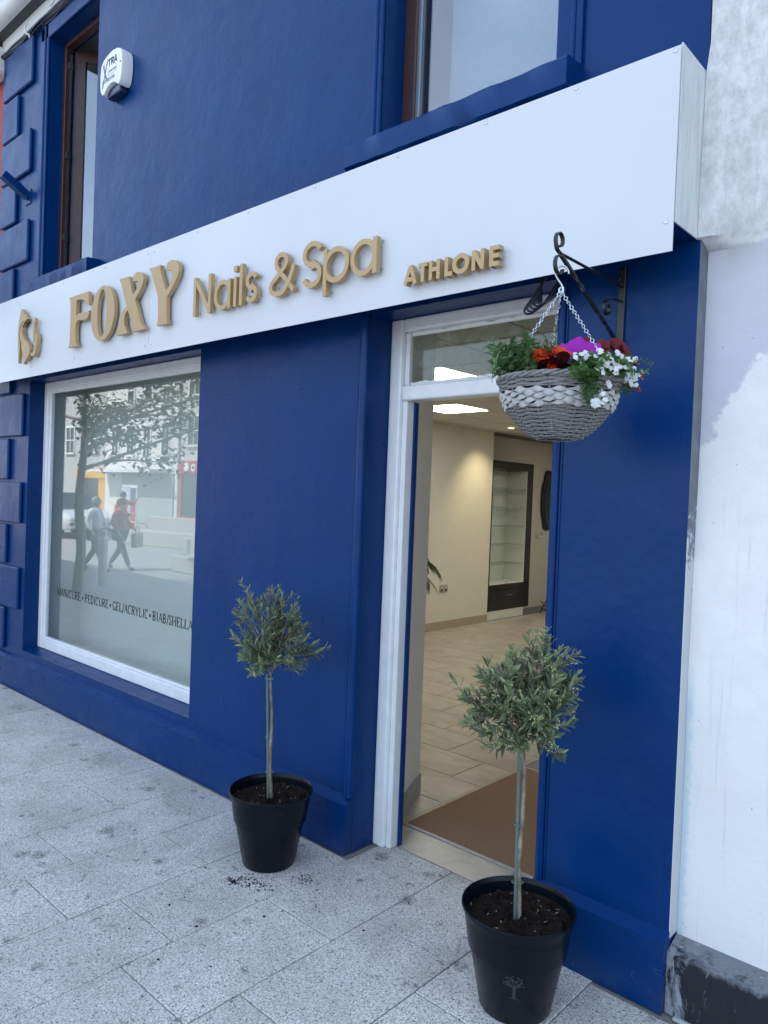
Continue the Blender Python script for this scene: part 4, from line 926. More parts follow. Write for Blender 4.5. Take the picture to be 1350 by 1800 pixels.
# pale band: flat strands weaving in and out, widest where they pass over a stake
for i, t in enumerate((.515, .57, .625, .68, .735)):
    mb = MB(); n = 18*14; off = math.pi*(i % 2); m = 8; hz = .0095
    for j in range(n):
        a_ = 2*math.pi*j/n; c_ = math.cos(a_*18+off); wv_ = .42+.58*max(0, c_)**.8 if c_ > 0 else .42*(1+.2*c_)
        rr = br(t)+.0035+.0045*c_; zc_ = t*HB+.0016*math.sin(5*a_+i)+.001*math.sin(17*a_+i*2)
        h_ = hz*wv_*(1+.2*math.sin(7*a_+i*1.7)); th = .0022
        for q in range(m):
            an = 2*math.pi*q/m; mb.v.append(((rr+th*math.cos(an))*math.cos(a_), (rr+th*math.cos(an))*math.sin(a_), zc_+h_*math.sin(an)))
    for j in range(n):
        for q in range(m): mb.f.append((j*m+q, ((j+1) % n)*m+q, ((j+1) % n)*m+(q+1) % m, j*m+(q+1) % m)); mb.a.append(.5)
    mb.build('pale_strand', 'chip', bk_, smooth=60)
mb = MB()
for i in range(22):
    for k2 in range(1):
        a_ = i/22*6.283; 
mb = MB(); nr, na = 7, 36
for i in range(nr):
    for k2 in range(na):
        a_ = 2*math.pi*k2/na; rr = .174*i/(nr-1)+.001; mb.v.append((rr*math.cos(a_), rr*math.sin(a_), HB-.02+random.uniform(0, .012)))
for i in range(nr-1):
    for k2 in range(na): mb.f.append((i*na+k2, i*na+(k2+1) % na, (i+1)*na+(k2+1) % na, (i+1)*na+k2)); mb.a.append(.5)
mb.build('soil', 'soil', bk_)
# chains with open diamond links and an S-hook
HK = Vector((0, -.012, 2.345))-Vector((0, 0, 1.884))
def link_mesh():
    mb = MB(); L = .0165
    for s_ in (-1, 1):
        mb.tube([(0, 0, 0), (s_*.0052, 0, L*.28), (s_*.0052, 0, L*.55), (0, 0, L*.85)], .0014, 5)
    mb.tube([(0, 0, L*.85), (0, 0, L*1.15)], .0022, 5); return mb
lm_src = None
for q, (ca, cd) in enumerate(((-1, -.1), (-.02, 1), (.72, -.66))):
    A_ = (RH*ca+FH*cd).normalized()*.184+Vector((0, 0, HB)); d_ = HK-A_; n = int(d_.length/.0185)
    ch = bpy.data.objects.new('chain', None)
    mb = MB()
    for i in range(n):
        p = A_+d_*(i/n); rot = d_.to_track_quat('Z', 'Y').to_matrix().to_4x4(); rot.translation = p
        lk = link_mesh(); tw = Matrix.Rotation(math.pi/2*(.6*(i % 2)+i*.07), 4, 'Z')
        mb.add([rot @ tw @ Vector(v) for v in lk.v], lk.f)
    mb.build('chain', 'galvanised', bk_, smooth=60)
P = [Vector((0, .004, .0)), Vector((0, .002, .016)), Vector((0, -.010, .036)), Vector((0, -.017, .056)), Vector((0, -.010, .074)), Vector((0, .006, .077)), Vector((0, .016, .064)), Vector((0, .018, .054))]
o = MB().tube(catmull([HK+RH*p.y*1.2+UP*p.z for p in P]), .003, 8).build('hook', 'galvanised', bk_, smooth=60)
o = MB().tube(catmull([HK+RH*.004+UP*.014, HK+RH*-.006+UP*.006, HK+RH*-.004-UP*.006, HK+RH*.006-UP*.004, HK+RH*.006+UP*.012]), .0027, 8).build('hook', 'galvanised', bk_, smooth=60)

# ---- the plants in it: a = to the right as seen from the street, d = away from the street viewer, z above the basket floor
def bp(a, d, z): return RH*a+FH*d+UP*z
def stem_leaves(mb, P, L, w, per=2, step=1, up=.5, spread=.9):
    for i in range(1, len(P), step):
        tg = (P[i]-P[i-1]).normalized(); a0 = random.random()*6.28
        for q in range(per):
            an = a0+q*6.283/per; sd_ = tg.orthogonal().normalized(); sd_.rotate(Quaternion(tg, an))
            mb.leaf(P[i], sd_*spread+tg*up, tg, L*random.uniform(.7, 1.2), w*random.uniform(.7, 1.2), .25, random.uniform(.05, .35))
def plant(name, label, cat): return thing(name, label, cat, BC, group='plants in the hanging basket')
pl = plant('trailing_herb', 'bushy green leafy plant at the left of the hanging basket', 'plant')
mb = MB(); ms = MB()
for i in range(44):
    a0, d0 = random.gauss(-.115, .028), random.gauss(-.02, .06); e = Vector((random.gauss(-.012, .036), random.gauss(0, .03), random.uniform(.03, .125)))
    P = catmull([bp(a0, d0, HB-.01), bp(a0+e.x*.5, d0+e.y*.5, HB+e.z*.6), bp(a0+e.x, d0+e.y, HB+e.z)], 4); ms.tube(P, .0012, 4); stem_leaves(mb, P, .034, .0145, 2)
mb.build('foliage', 'herb_leaf', pl, kind='stuff'); ms.build('stems', 'herb_leaf', pl, kind='stuff')
def bloom(parent, c, nrm, rad, n, mat, cup=.25, name='flower', ruff=.1, pw=1.15):
    nrm = Vector(nrm).normalized(); mb = MB(); a0 = random.random()*6
    for i in range(n):
        d_ = nrm.orthogonal().normalized(); d_.rotate(Quaternion(nrm, a0+i*6.283/n+random.uniform(-.1, .1)))
        mb.leaf(Vector(c), d_+nrm*cup, nrm, rad*random.uniform(.88, 1.1), rad*pw*2*math.sin(math.pi/n)*1.15, random.uniform(-.25, .25), random.uniform(.0, .35), ((0, .25), (.25, .62), (.55, .98), (.85, .85), (1, .45)))
    return mb.build(name, mat, parent, smooth=60)
pl = plant('begonia', 'begonia with orange blooms over nearly black leaves', 'plant')
mb = MB()
for i in range(46):
    a0, d0 = random.gauss(-.035, .04), random.gauss(-.105, .035)
    p = bp(a0, d0, HB+random.uniform(-.01, .035)); mb.leaf(p, RH*random.gauss(0, .8)+FH*random.gauss(-.5, .5)+UP*random.uniform(-.1, .9), UP, random.uniform(.035, .06), random.uniform(.03, .045), .3, .3, ((0, .3), (.2, .9), (.5, 1), (.8, .6), (1, 0)))
mb.build('foliage', 'begonia_leaf', pl, smooth=60)
for a, d, z, rr in ((-.085, -.07, .060, .028), (-.066, -.08, .064, .027), (-.102, -.06, .042, .018), (-.022, -.09, .068, .028), (-.004, -.08, .062, .025), (-.056, -.135, .022, .014), (-.046, -.135, .013, .011)):
    for q in range(2): bloom(pl, bp(a, d, HB+z+.004*q), RH*random.gauss(0, .2)-FH*.7+UP*.7, rr*(1-.25*q), 6, 'orange', .35+.3*q)
pl = plant('petunia', 'petunia with one large magenta bloom at the back of the basket', 'plant')
mb = MB(); 
for i in range(16): mb.leaf(bp(random.gauss(.05, .03), random.gauss(-.02, .03), HB+random.uniform(0, .05)), RH*random.gauss(0, 1)+UP*.7-FH*.3, UP, .04, .024)
mb.build('foliage', 'herb_leaf', pl)
# trumpet bloom: ruffled funnel
for (a, d, z, rr, tilt) in ((.045, -.07, .088, .060, (-.1, -.75, .75)), (.098, -.04, .092, .038, (.35, -.6, .75))):
    nrm = (RH*tilt[0]+FH*tilt[1]+UP*tilt[2]).normalized(); e1 = nrm.orthogonal().normalized(); e2 = nrm.cross(e1); mb = MB(); n = 40
    for j, (k2, h_) in enumerate(((.10, -.7), (.18, -.35), (.45, -.08), (.8, .02), (1, -.03))):
        for i in range(n):
            an = 6.283*i/n; ru = 1+.06*math.cos(5*an)*(j/4); hz = h_*rr+(.10*rr*math.sin(5*an+.6)+.05*rr*math.sin(11*an))*(j/4)**2
            mb.v.append(tuple(bp(a, d, HB+z)+(e1*math.cos(an)+e2*math.sin(an))*rr*k2*ru+nrm*hz))
    for j in range(4):
        for i in range(n): mb.f.append((j*n+i, j*n+(i+1) % n, (j+1)*n+(i+1) % n, (j+1)*n+i)); mb.a.append(min(1, j/4*.9*random.uniform(.55, 1.1)))
    mb.build('flower', 'magenta', pl, smooth=70)
pl = plant('nemesia', 'plant with velvety dark red blooms and salmon buds at the right of the basket', 'plant')
mb = MB(); ms = MB()
for i in range(26):
    a0, d0 = random.gauss(.11, .03), random.gauss(-.02, .04); e = Vector((random.gauss(.02, .035), random.gauss(0, .02), random.uniform(.03, .09)))
    P = catmull([bp(a0, d0, HB-.01), bp(a0+e.x*.5, d0+e.y, HB+e.z*.6), bp(a0+e.x, d0+e.y, HB+e.z)], 4); ms.tube(P, .0011, 4); stem_leaves(mb, P, .024, .010, 2)
for a, d, z in ((.165, -.02, .05), (.20, -.01, .035), (.225, -.03, .005), (.235, -.03, -.005)):
    ms.tube(catmull([bp(.12, -.02, HB), bp((a+.12)/2, d, HB+z*.5+.02), bp(a, d, HB+z)]), .0011, 4)
mb.build('foliage', 'herb_leaf', pl, kind='stuff'); ms.build('stems', 'herb_leaf', pl, kind='stuff')
for a, d, z, rr in ((.078, -.02, .122, .017), (.122, -.05, .104, .024), (.116, -.06, .088, .019), (.165, -.05, .106, .026), (.150, -.04, .114, .02), (.178, -.06, .092, .021), (.208, -.05, .058, .016), (.192, -.05, .074, .016)):
    for q in range(2): bloom(pl, bp(a, d, HB+z+.003*q), RH*random.gauss(.2, .3)-FH*.8+UP*.4, rr*(1-.3*q), 5, 'dark_red', .2+.3*q)
for a, d, z in ((.235, -.03, .022), (.212, -.05, .058), (.228, -.03, -.02), (.185, -.05, .055)):
    for q in range(1): bloom(pl, bp(a, d, HB+z), RH*.9-FH*.3+UP*.35, .02, 5, 'salmon', 1.6, pw=.8)
pl = plant('bacopa', 'small white flowered plant spilling over the front of the basket', 'plant')
mb = MB(); ms = MB()
for i in range(46):
    a0 = random.uniform(.0, .15); d0 = random.gauss(-.13, .03); e = (random.gauss(.01, .03), random.gauss(-.03, .02), random.uniform(.0, .06))
    P = catmull([bp(a0, d0, HB-.01), bp(a0+e[0]*.5, d0+e[1]*.5, HB+e[2]), bp(a0+e[0], d0+e[1], HB+e[2]*.7)], 4); ms.tube(P, .001, 4); stem_leaves(mb, P, .014, .009, 3)
for i in range(30):                     # the tail hanging down the side
    a0 = random.gauss(.035, .018); e = random.uniform(.02, .115)
    P = catmull([bp(a0, -.17, HB), bp(a0+random.gauss(0, .01), -.212, HB-.01), bp(a0+e*.28+random.gauss(0, .008), -.205+.03*e, HB-e)], 4); ms.tube(P, .001, 4); stem_leaves(mb, P, .015, .010, 3)
for i in range(26):
    a0 = random.uniform(.08, .2); P = catmull([bp(a0*.8, -.12, HB), bp(a0, -.15+.08*(a0-.08)/.1, HB+.01), bp(a0+.02, -.15+.10*(a0-.08)/.1, HB-random.uniform(0, .035))], 4); ms.tube(P, .001, 4); stem_leaves(mb, P, .015, .009, 3)
mb.build('foliage', 'herb_leaf', pl, kind='stuff'); ms.build('stems', 'herb_leaf', pl, kind='stuff')
fl0 = None
fl_spots = [(random.gauss(.105, .034), random.gauss(-.188, .016), random.gauss(.028, .02)) for _ in range(52)]+[(random.gauss(.03, .014), random.gauss(-.175, .015), random.gauss(.044, .009)) for _ in range(12)]+[(random.gauss(.19, .014), random.gauss(-.115, .02), random.gauss(.0, .014)) for _ in range(14)]+[(random.gauss(.06, .018), -.218, random.gauss(-.088, .01)) for _ in range(11)]
for a, d, z in fl_spots:
    nr = (RH*random.gauss(.1, .35)-FH*1+UP*random.gauss(.35, .35)).normalized()
    if fl0 is None:
        fl0 = bloom(pl, (0, 0, 0), (0, 0, 1), .0082, 5, 'white_petal', .12, pw=.66); o = fl0
        fc_ = MB().lathe([(.0016, .0005), (.001, .0022), (.0001, .0024)], 6).build('flower_eye', 'cream_bud', fl0)
    else:
        o = inst(fl0, pl)
    o.location = bp(a, d, HB+z); o.rotation_mode = 'QUATERNION'; o.rotation_quaternion = nr.to_track_quat('Z', 'Y') @ Quaternion((0, 0, 1), random.random()*6); s_ = random.uniform(.8, 1.15); o.scale = (s_, s_, s_)

# ================================================================== POTS AND OLIVE TREES
def pot(label, x, y, ang):
    p = thing('plant_pot', label, 'plant pot', (x, y, .001), group='black plastic plant pots')
    ro = .12; pr = [(.001, .0), (ro-.004, 0), (ro, .006), (.171, .268), (.1745, .270), (.1755, .276), (.1755, .282), (.1815, .318), (.1885, .320), (.1905, .326), (.1900, .333), (.1865, .335), (.183, .330), (.178, .29), (.165, .20)]
    MB().lathe(pr, 72).build('shell', 'black_plastic', p, smooth=35)
    mb = MB(); nr, na = 16, 56
    for i in range(nr):
        for k2 in range(na):
            a_ = 6.283*k2/na; rr = .178*i/(nr-1)+.0005; mb.v.append((rr*math.cos(a_), rr*math.sin(a_), .288+.014*math.sin(5*rr*20+a_*2)*.4+random.uniform(-.007, .008)*(1 if 0 < i < nr-1 else 0)))
    for i in range(nr-1):
        for k2 in range(na): mb.f.append((i*na+k2, i*na+(k2+1) % na, (i+1)*na+(k2+1) % na, (i+1)*na+k2)); mb.a.append(.5)
    mb.build('soil', 'soil', p)
    mb = MB()
    for _ in range(420):
        rr = .172*math.sqrt(random.random()); a_ = random.random()*6.283; c_ = Vector((rr*math.cos(a_), rr*math.sin(a_), .292+random.uniform(-.002, .007))); s_ = random.uniform(.002, .0065)
        v = [c_+Vector((random.gauss(0, 1), random.gauss(0, 1), random.gauss(0, .7)))*s_ for _ in range(4)]; mb.add(v, [(0, 1, 2), (0, 2, 3), (0, 3, 1), (1, 3, 2)])
    mb.build('soil_crumbs', 'soil', p, kind='stuff')
    mb = MB()
    for _ in range(26):
        rr = .165*math.sqrt(random.random()); a_ = random.random()*6.283; mb.leaf((rr*math.cos(a_), rr*math.sin(a_), .297), (random.gauss(0, 1), random.gauss(0, 1), .15), UP, random.uniform(.008, .02), .0022)
    mb.build('bark_chips', 'straw', p, kind='stuff')
    # printed tree emblem wrapped on the wall of the pot
    mb = MB()
    def sf(ax, z): 
        rr = .12+(z-.006)/.262*.051+.0006; t_ = ang+ax/rr; return Vector((rr*math.cos(t_), rr*math.sin(t_), z))
    def patch(P): mb.add([sf(a_, z) for a_, z in P], [tuple(range(len(P)))])
    zc_ = .135
    patch([(-.020, zc_-.034), (-.005, zc_-.028), (-.0045, zc_+.006), (.0045, zc_+.006), (.005, zc_-.028), (.022, zc_-.036), (0, zc_-.032)])
    for sx in (-1, 1):
        for (x1, z1) in ((.018, .016), (.024, .03), (.010, .036)): patch([(0, zc_+.002), (sx*x1, zc_+z1), (sx*(x1-.003), zc_+z1+.002), (-sx*.001, zc_+.008)])
    rnd = random.Random(4)
    for i in range(34):
        a_ = rnd.uniform(0, 3.3)-.1; q = rnd.uniform(.35, 1); cx, cz = .038*q*math.cos(a_), zc_+.014+.036*q*math.sin(a_); th = rnd.random()*6.28; L = .0062
        patch([(cx+L*math.cos(th), cz+L*math.sin(th)), (cx+L*.45*math.cos(th+1.57), cz+L*.45*math.sin(th+1.57)), (cx-L*math.cos(th), cz-L*math.sin(th)), (cx-L*.45*math.cos(th+1.57), cz-L*.45*math.sin(th+1.57))])
    mb.build('tree_emblem', 'pot_print', p)
    return p
P1, P2 = (-2.615, -.33), (-1.292, -.342)
cam_dir2 = math.atan2(-2.5-P2[1], 0-P2[0])
pot('black plastic pot with compost against the blue wall left of the doorway', P1[0], P1[1], math.atan2(-2.5-P1[1], 0-P1[0])-1.15)
pot('larger looking black plastic pot with grey tree print, right in front of the doorway', P2[0], P2[1], cam_dir2-.02)

def olive(label, base, lean, tips, seed, blossom, zfork, nfill, stake_side):
    random.seed(seed)
    t = thing('olive_tree', label, 'olive tree', (base[0], base[1], .29), group='lollipop olive trees in pots')
    tr = []
    for i in range(15):
        q = i/14; tr.append(Vector((0, 0, -.03)).lerp(RH*lean+UP*(zfork-.29), q)+RH*.004*math.sin(q*9+seed)+FH*.004*math.cos(q*7))
    mb = MB(); mb.tube(tr, [.0088-.0028*i/14+random.uniform(-.0005, .0007) for i in range(15)], 10)
    mb.build('trunk', 'bark', t, smooth=60)
    MB().tube([RH*(stake_side*.011)+UP*-.03-FH*.004, RH*(lean+stake_side*.016)+UP*(zfork-.29-.01)-FH*.003], .0058, 10).build('stake', 'cane_stake', t, smooth=60)
    for z in (zfork-.29-.03, zfork-.29-.3, .12):
        q = z/(zfork-.29); MB().tube([RH*(lean*q+stake_side*.006)+UP*z+RH*.019*math.cos(a_)+FH*.012*math.sin(a_) for a_ in [6.283*i/14 for i in range(14)]], .0022, 5, closed=True).build('tie', 'tie' if z > .3 and z == zfork-.29-.03 else 'cane_stake', t)
    fork = tr[-1]; lv = MB(); ly = MB(); bw = MB(); bl = MB()
    def shoot(p0, tip, lead, sub=0):
        mid = p0.lerp(tip, .5)+RH*random.gauss(0, .012)+FH*random.gauss(0, .012)-UP*(.012 if not lead else 0)
        P = catmull([p0, mid, tip], 6 if lead else 5); n = len(P)
        bw.tube(P, [.0032*(1-.65*i/n)*(1 if not sub else .6) for i in range(n)], 4)
        a0 = random.random()*6.28
        for i in range(2 if sub else 3, n):
            tg = (P[i]-P[i-1]).normalized(); young = i > n-4
            for k2 in (0, 1):
                sd_ = tg.orthogonal().normalized(); sd_.rotate(Quaternion(tg, a0+i*1.57+k2*math.pi))
                L = random.uniform(.026, .055)*(1 if i < n-2 else .72)
                up_w = .75 if not young else 1.2
                (ly if young and (lead or random.random() < .5) else lv).leaf(P[i], sd_*.8+tg*up_w+UP*random.uniform(-.15, .3), tg+UP*.3, L, L*random.uniform(.21, .28), .3, random.uniform(-.05, .35))
            if i == n-1:
                for k2 in range(3): ly.leaf(P[i], tg+Vector((random.gauss(0, .3), random.gauss(0, .3), random.gauss(0, .3))), UP, random.uniform(.016, .028), .006)
        if blossom and random.random() < .8:
            i0 = random.randint(n//2+1, n-2)
            for _ in range(random.randint(2, 4)):
                d_ = Vector((random.gauss(0, 1), random.gauss(0, 1), random.gauss(.2, .8))).normalized(); q0 = P[i0]
                for j in range(9):
                    c_ = q0+d_*(.006+.0028*j)+Vector((random.gauss(0, 1), random.gauss(0, 1), random.gauss(0, 1)))*.0032; s_ = random.uniform(.0017, .0032)
                    bl.cur = random.random(); bl.add([c_+Vector(v)*s_ for v in ((1, 0, 0), (-1, 0, 0), (0, 1, 0), (0, -1, 0), (0, 0, 1), (0, 0, -1))], [(0, 2, 4), (2, 1, 4), (1, 3, 4), (3, 0, 4), (2, 0, 5), (1, 2, 5), (3, 1, 5), (0, 3, 5)])
                bl.cur = .5
    ends = []
    for a, d, z in tips:
        tip = RH*a+FH*d+UP*(z-.29); ends.append((tip, 1))
    zs = [z for _, _, z in tips]; zl, zh = min(zs), max(zs)
    for _ in range(nfill):
        while True:
            q = Vector((random.uniform(-1, 1), random.uniform(-1, 1), random.uniform(-1, 1)))
            if .25 < q.length < 1: break
        ends.append((RH*(lean+q.x*.138)+FH*q.y*.150+UP*((zl+zh)/2-.02-.29+q.z*.145), 0))
    for tip, lead in ends:
        st0 = fork+UP*random.uniform(-.01, .10)+RH*random.gauss(0, .012)+FH*random.gauss(0, .012)
        if tip.z < st0.z-.02: st0 = fork+UP*random.uniform(-.005, .03)
        shoot(st0, tip, lead)
        for _ in range(2 if lead else 1):
            q = random.uniform(.45, .8); p0 = st0.lerp(tip, q); d_ = (tip-st0).normalized()
            shoot(p0, p0+d_*random.uniform(.04, .07)+Vector((random.gauss(0, 1), random.gauss(0, 1), random.gauss(.25, .8))).normalized()*random.uniform(.03, .06), 0, 1)
    bw.build('branches', 'bark', t, smooth=60, kind='stuff'); lv.build('crown', 'olive_leaf', t, kind='stuff'); ly.build('young_leaves', 'olive_young', t, kind='stuff')
    if bl.v: bl.build('blossom', 'cream_bud', t, kind='stuff')
olive('slender olive tree with wispy uneven crown in front of the blue wall', P1, -.02,
      [(-.165, -.02, 1.27), (-.135, .0, 1.24), (-.18, .02, 1.18), (-.15, -.05, 1.17), (0, 0, 1.25), (-.03, .03, 1.23), (.02, -.04, 1.23), (.085, .02, 1.20), (.07, -.05, 1.17), (.09, .04, 1.10), (-.19, -.03, 1.02), (-.165, .04, 1.03), (-.14, -.06, .945), (-.11, .05, .93),
       (.19, -.02, .965), (.175, .04, 1.0), (.14, -.06, 1.04), (.13, .03, .92), (.06, -.12, .95), (-.05, -.12, .93), (.02, .12, 1.0), (-.06, .11, 1.05)], 21, False, .868, 18, -1)
olive('full round olive tree with yellow blossom standing in front of the doorway', P2, -.004,
      [(.02, 0, 1.245), (.0, .02, 1.235), (.035, -.03, 1.225), (-.06, .0, 1.195), (-.075, -.04, 1.17), (.125, .0, 1.19), (.11, .03, 1.19), (.085, -.05, 1.16), (.155, -.02, 1.115), (.16, .03, 1.085), (.145, -.05, 1.05), (.12, .05, 1.0), (-.205, .0, 1.035), (-.185, -.03, 1.055), (-.16, .03, 1.115), (-.15, -.05, 1.09), (-.12, -.07, 1.12), (-.17, .0, .97),
       (-.13, -.06, .93), (-.09, -.09, .91), (-.04, -.10, .90), (.05, -.10, .91), (.09, .05, .92), (.0, .13, 1.1), (.05, -.14, 1.08), (-.04, -.14, 1.06), (.0, -.15, 1.0)], 33, True, .905, 32, -1)
random.seed(99)

# ================================================================== NEIGHBOURING HOUSES
nb = thing('neighbour_house', 'white rendered house with patchy paint and black plinth right of the blue shop', 'building', (1.6, .066, 0))
def nloc(o): o.location = (-1.6, -.066, 0); return o
mb = MB(); N, K = 40, 60                      # uneven render
for j in range(K+1):
    for i in range(N+1):
        xl = -.9233 if 25 <= j <= 30 else XR+.0045; x = xl+(4.2-xl)*(i/N)**1.6; z = (2.545*j/24 if j <= 24 else 2.575+(6.3-2.575)*(j-25)/(K-25))
        mb.v.append((x, .066-.078*max(0, min(1, (z-2.545)/.03))*max(0, min(1, (-.70-x)/.19))+.006*math.sin(x*3.1+z*1.3)+.004*math.sin(z*4.7+x), z))
for j in range(K):
    for i in range(N): a = j*(N+1)+i; mb.f.append((a, a+1, a+N+2, a+N+1)); mb.a.append(.5)
nloc(mb.build('wall', 'nwhite', nb, smooth=60))
nloc(B(XR+.005, 4.2, .09, 8.5, 0, 6.3).build('house_body', 'render_white', nb))
mb = MB(); mb.add([(XR+.005, -.1, 6.301), (4.2, -.1, 6.301), (4.2, 4.3, 9.4), (XR+.005, 4.3, 9.4), (XR+.005, 8.7, 6.301), (4.2, 8.7, 6.301)], [(0, 1, 2, 3), (3, 2, 5, 4), (0, 3, 4), (1, 5, 2), (0, 4, 5, 1)])
nloc(mb.build('roof', 'slate', nb))
mb = MB(); N = 60
for i in range(N+1):
    x = XR+.004+4.1*i/N; j = random.uniform(-.006, .006); q = .012 if i == 0 else 0
    mb.v += [(x, .07, 0), (x, -.028+j+q, 0), (x, -.03+random.uniform(-.005, .005)+q, .205+random.uniform(-.008, .008)), (x, .062, .232)]
for i in range(N):
    for q in range(4): mb.f.append((4*i+q, 4*i+(q+1) % 4, 4*i+4+(q+1) % 4, 4*i+4+q)); mb.a.append(.5)
mb.f += [(3, 2, 1, 0)]; mb.a += [.5]
nloc(mb.build('plinth', 'nplinth', nb, smooth=40))
nloc(B(-.88, 4.2, -.045, -.0, -.003, .012).build('foot_mortar', 'concrete_patch', nb, bevel=.006))

def house(label, x0, x1, y, h, face, wall, wins, ground, depth=8, roof_h=2.6, name='town_house'):
    """face = -1: front looks to -Y, +1: looks to +Y; wins = (x, z, w, h) of the upper windows; ground = shopfront spec"""
    t = thing(name, label, 'building', ((x0+x1)/2, y, 0)); X = (x0+x1)/2
    def B_(a, b, c, d, e, g, nm, mat, par=t, bev=0):
        c, d = sorted((c*face, d*face)); return B(a-X, b-X, c, d, e, g).build(nm, mat, par, bevel=bev)
    B_(x0, x1, -depth, 0, 0, h, 'wall', wall)
    mb = MB(); a, b = x0-X, x1-X; mb.add([(a, .25*face, h+.001), (b, .25*face, h+.001), (b, -depth/2*face, h+roof_h), (a, -depth/2*face, h+roof_h), (a, -depth*face, h+.001), (b, -depth*face, h+.001)], [(0, 1, 2, 3), (3, 2, 5, 4), (0, 3, 4), (1, 5, 2), (0, 4, 5, 1)])
    mb.build('roof', 'slate', t)
    B_(x0, x1, .001, .12, h-.28, h-.05, 'cornice', 'render_white', bev=.02)
    for (x, z, w, hh_) in wins:
        wn_ = B_(x-w/2, x+w/2, .001, .012, z, z+hh_, 'window', 'dark_glass')
        for (a, b, c, d) in ((x-w/2-.07, x-w/2, z-.02, z+hh_+.1), (x+w/2, x+w/2+.07, z-.02, z+hh_+.1), (x-w/2, x+w/2, z+hh_, z+hh_+.1), (x-w/2+.001, x+w/2-.001, z+hh_/2-.025, z+hh_/2+.025), (x-.02, x+.02, z+.001, z+hh_/2-.026), (x-.02, x+.02, z+hh_/2+.026, z+hh_-.001)):
            B_(a, b, .013, .05, c, d, 'frame', 'white', wn_)
        B_(x-w/2-.12, x+w/2+.12, .002, .14, z-.12, z-.021, 'sill', 'render_white', wn_)
    for spec in ground:
        kind = spec[0]
        if kind == 'shop':
            _, a, b, zt, col = spec
            sf_ = B_(a, b, .001, .10, zt-.55, zt, 'shop_fascia', col)
            for q in (a, b-.22): B_(q, q+.22, .002, .09, 0, zt-.551, 'pilaster', col, sf_)
            B_(a+.221, b-.221, .002, .05, .001, .5, 'stall_riser', col, sf_); B_(a+.221, b-1.3, .003, .02, .501, zt-.56, 'shop_pane', 'dark_glass', sf_); B_(b-1.25, b-.3, .003, .03, .505, zt-.56, 'door', col, sf_)
        elif kind == 'canopy':
            _, a, b, zt = spec; B_(a, b, .001, 1.1, zt-.14, zt, 'canopy', 'render_white')
        elif kind == 'door':
            _, a, b, zt, col = spec; d_ = B_(a, b, .001, .03, 0, zt, 'door', col); B_(a+.1, b-.1, .031, .04, zt*.55, zt-.15, 'door_panel', 'dark_glass', d_)
        elif kind == 'panel':
            _, a, b, c, d, col = spec; B_(a, b, .001, .06, c, d, 'wall_panel', col)
        elif kind == 'pipe':
            _, a, zt = spec; B_(a, a+.1, .001, .1, 0, zt, 'downpipe', 'shop_grey')
    return t
house('red and white rendered house left of the blue shop', -12.5, -6.91, .03, 5.5, -1, 'render_red', [(-8.2, 3.4, .9, 1.6), (-10.9, 3.4, .9, 1.6)], [('shop', -12.2, -7.6, 2.9, 'render_white')], name='neighbour_house')
house('grey rendered house at the far end of the shop row', -24, -12.51, .05, 5.2, -1, 'render_grey', [(-14.5, 3.5, 1, 1.7), (-17.5, 3.5, 1, 1.7), (-20.5, 3.5, 1, 1.7)], [('shop', -23, -13.2, 2.9, 'shop_grey')])
# across the street, seen reflected in the shop window
house('pale cream house with red shopfront reflected in the shop window', -30.05, -22.5, -16, 8.6, 1, 'render_cream', [(-28.85, 3.75, .9, 1.25), (-26.6, 3.75, .9, 1.25), (-24.2, 3.75, .9, 1.25), (-28.85, 6, .9, 1.2), (-26.6, 6, .9, 1.2), (-24.2, 6, .9, 1.2)], [('shop', -29.9, -23, 3.0, 'shop_red'), ('pipe', -30.03, 8)])
house('white house with canopy and tall windows reflected in the shop window', -37, -30.06, -16, 8.4, 1, 'render_white', [(-31.25, 3.35, .62, 1.4), (-32.9, 3.2, .62, 1.5), (-34.5, 3.35, .62, 1.4), (-36.0, 3.35, .62, 1.4), (-31.25, 5.9, .62, 1.3), (-32.9, 5.9, .62, 1.3), (-34.5, 5.9, .62, 1.3)],
      [('canopy', -36.9, -30.7, 2.58), ('panel', -35.2, -30.4, 0.02, 2.4, 'shop_grey'), ('door', -33.0, -32.1, 2.1, 'dark_glass')])
house('grey house with yellow shopfront reflected at the far end of the street', -46, -37.01, -16.4, 7.2, 1, 'render_grey', [(-39, 3.6, .9, 1.4), (-42, 3.6, .9, 1.4)], [('shop', -41, -37.2, 2.7, 'shop_yellow')])
# red shop sign: pale roundel and a letter
rs = thing('roundel_sign', 'red sign with pale roundel over the reflected red shopfront', 'sign', (-29.2, -15.88, 2.48))
o = MB().prism(loop(0, .25, .2, .2, 24), 0, .03).build('roundel', 'white', rs); o = MB().ring(loop(.55, .22, .17, .17, 24), loop(.55, .22, .09, .09, 24), 0, .03).build('ring_letter', 'white', rs)
ps = thing('poster_board', 'free standing poster board with blue and red print reflected in the window', 'poster', (-24.5, -10.6, 0))
B(-.52, .52, 0, .05, .2, 1.8).build('board', 'white', ps)
for nm, a, b, c, d, m_ in (('print', -.48, .1, .5, 1.76, 'paper_blue'), ('print', .1005, .48, 1.05, 1.7, 'paper_dark'), ('print', .1005, .48, .82, 1.04, 'paper_red'), ('print', .1005, .48, .52, .80, 'paper_red'), ('print', -.48, .48, .26, .48, 'paper_red')):
    B(a, b, .051, .054, c, d).build(nm, m_, ps)
for x in (-.4, .4): B(x-.03, x+.03, .01, .04, 0, .199).build('leg', 'steel_bollard', ps)
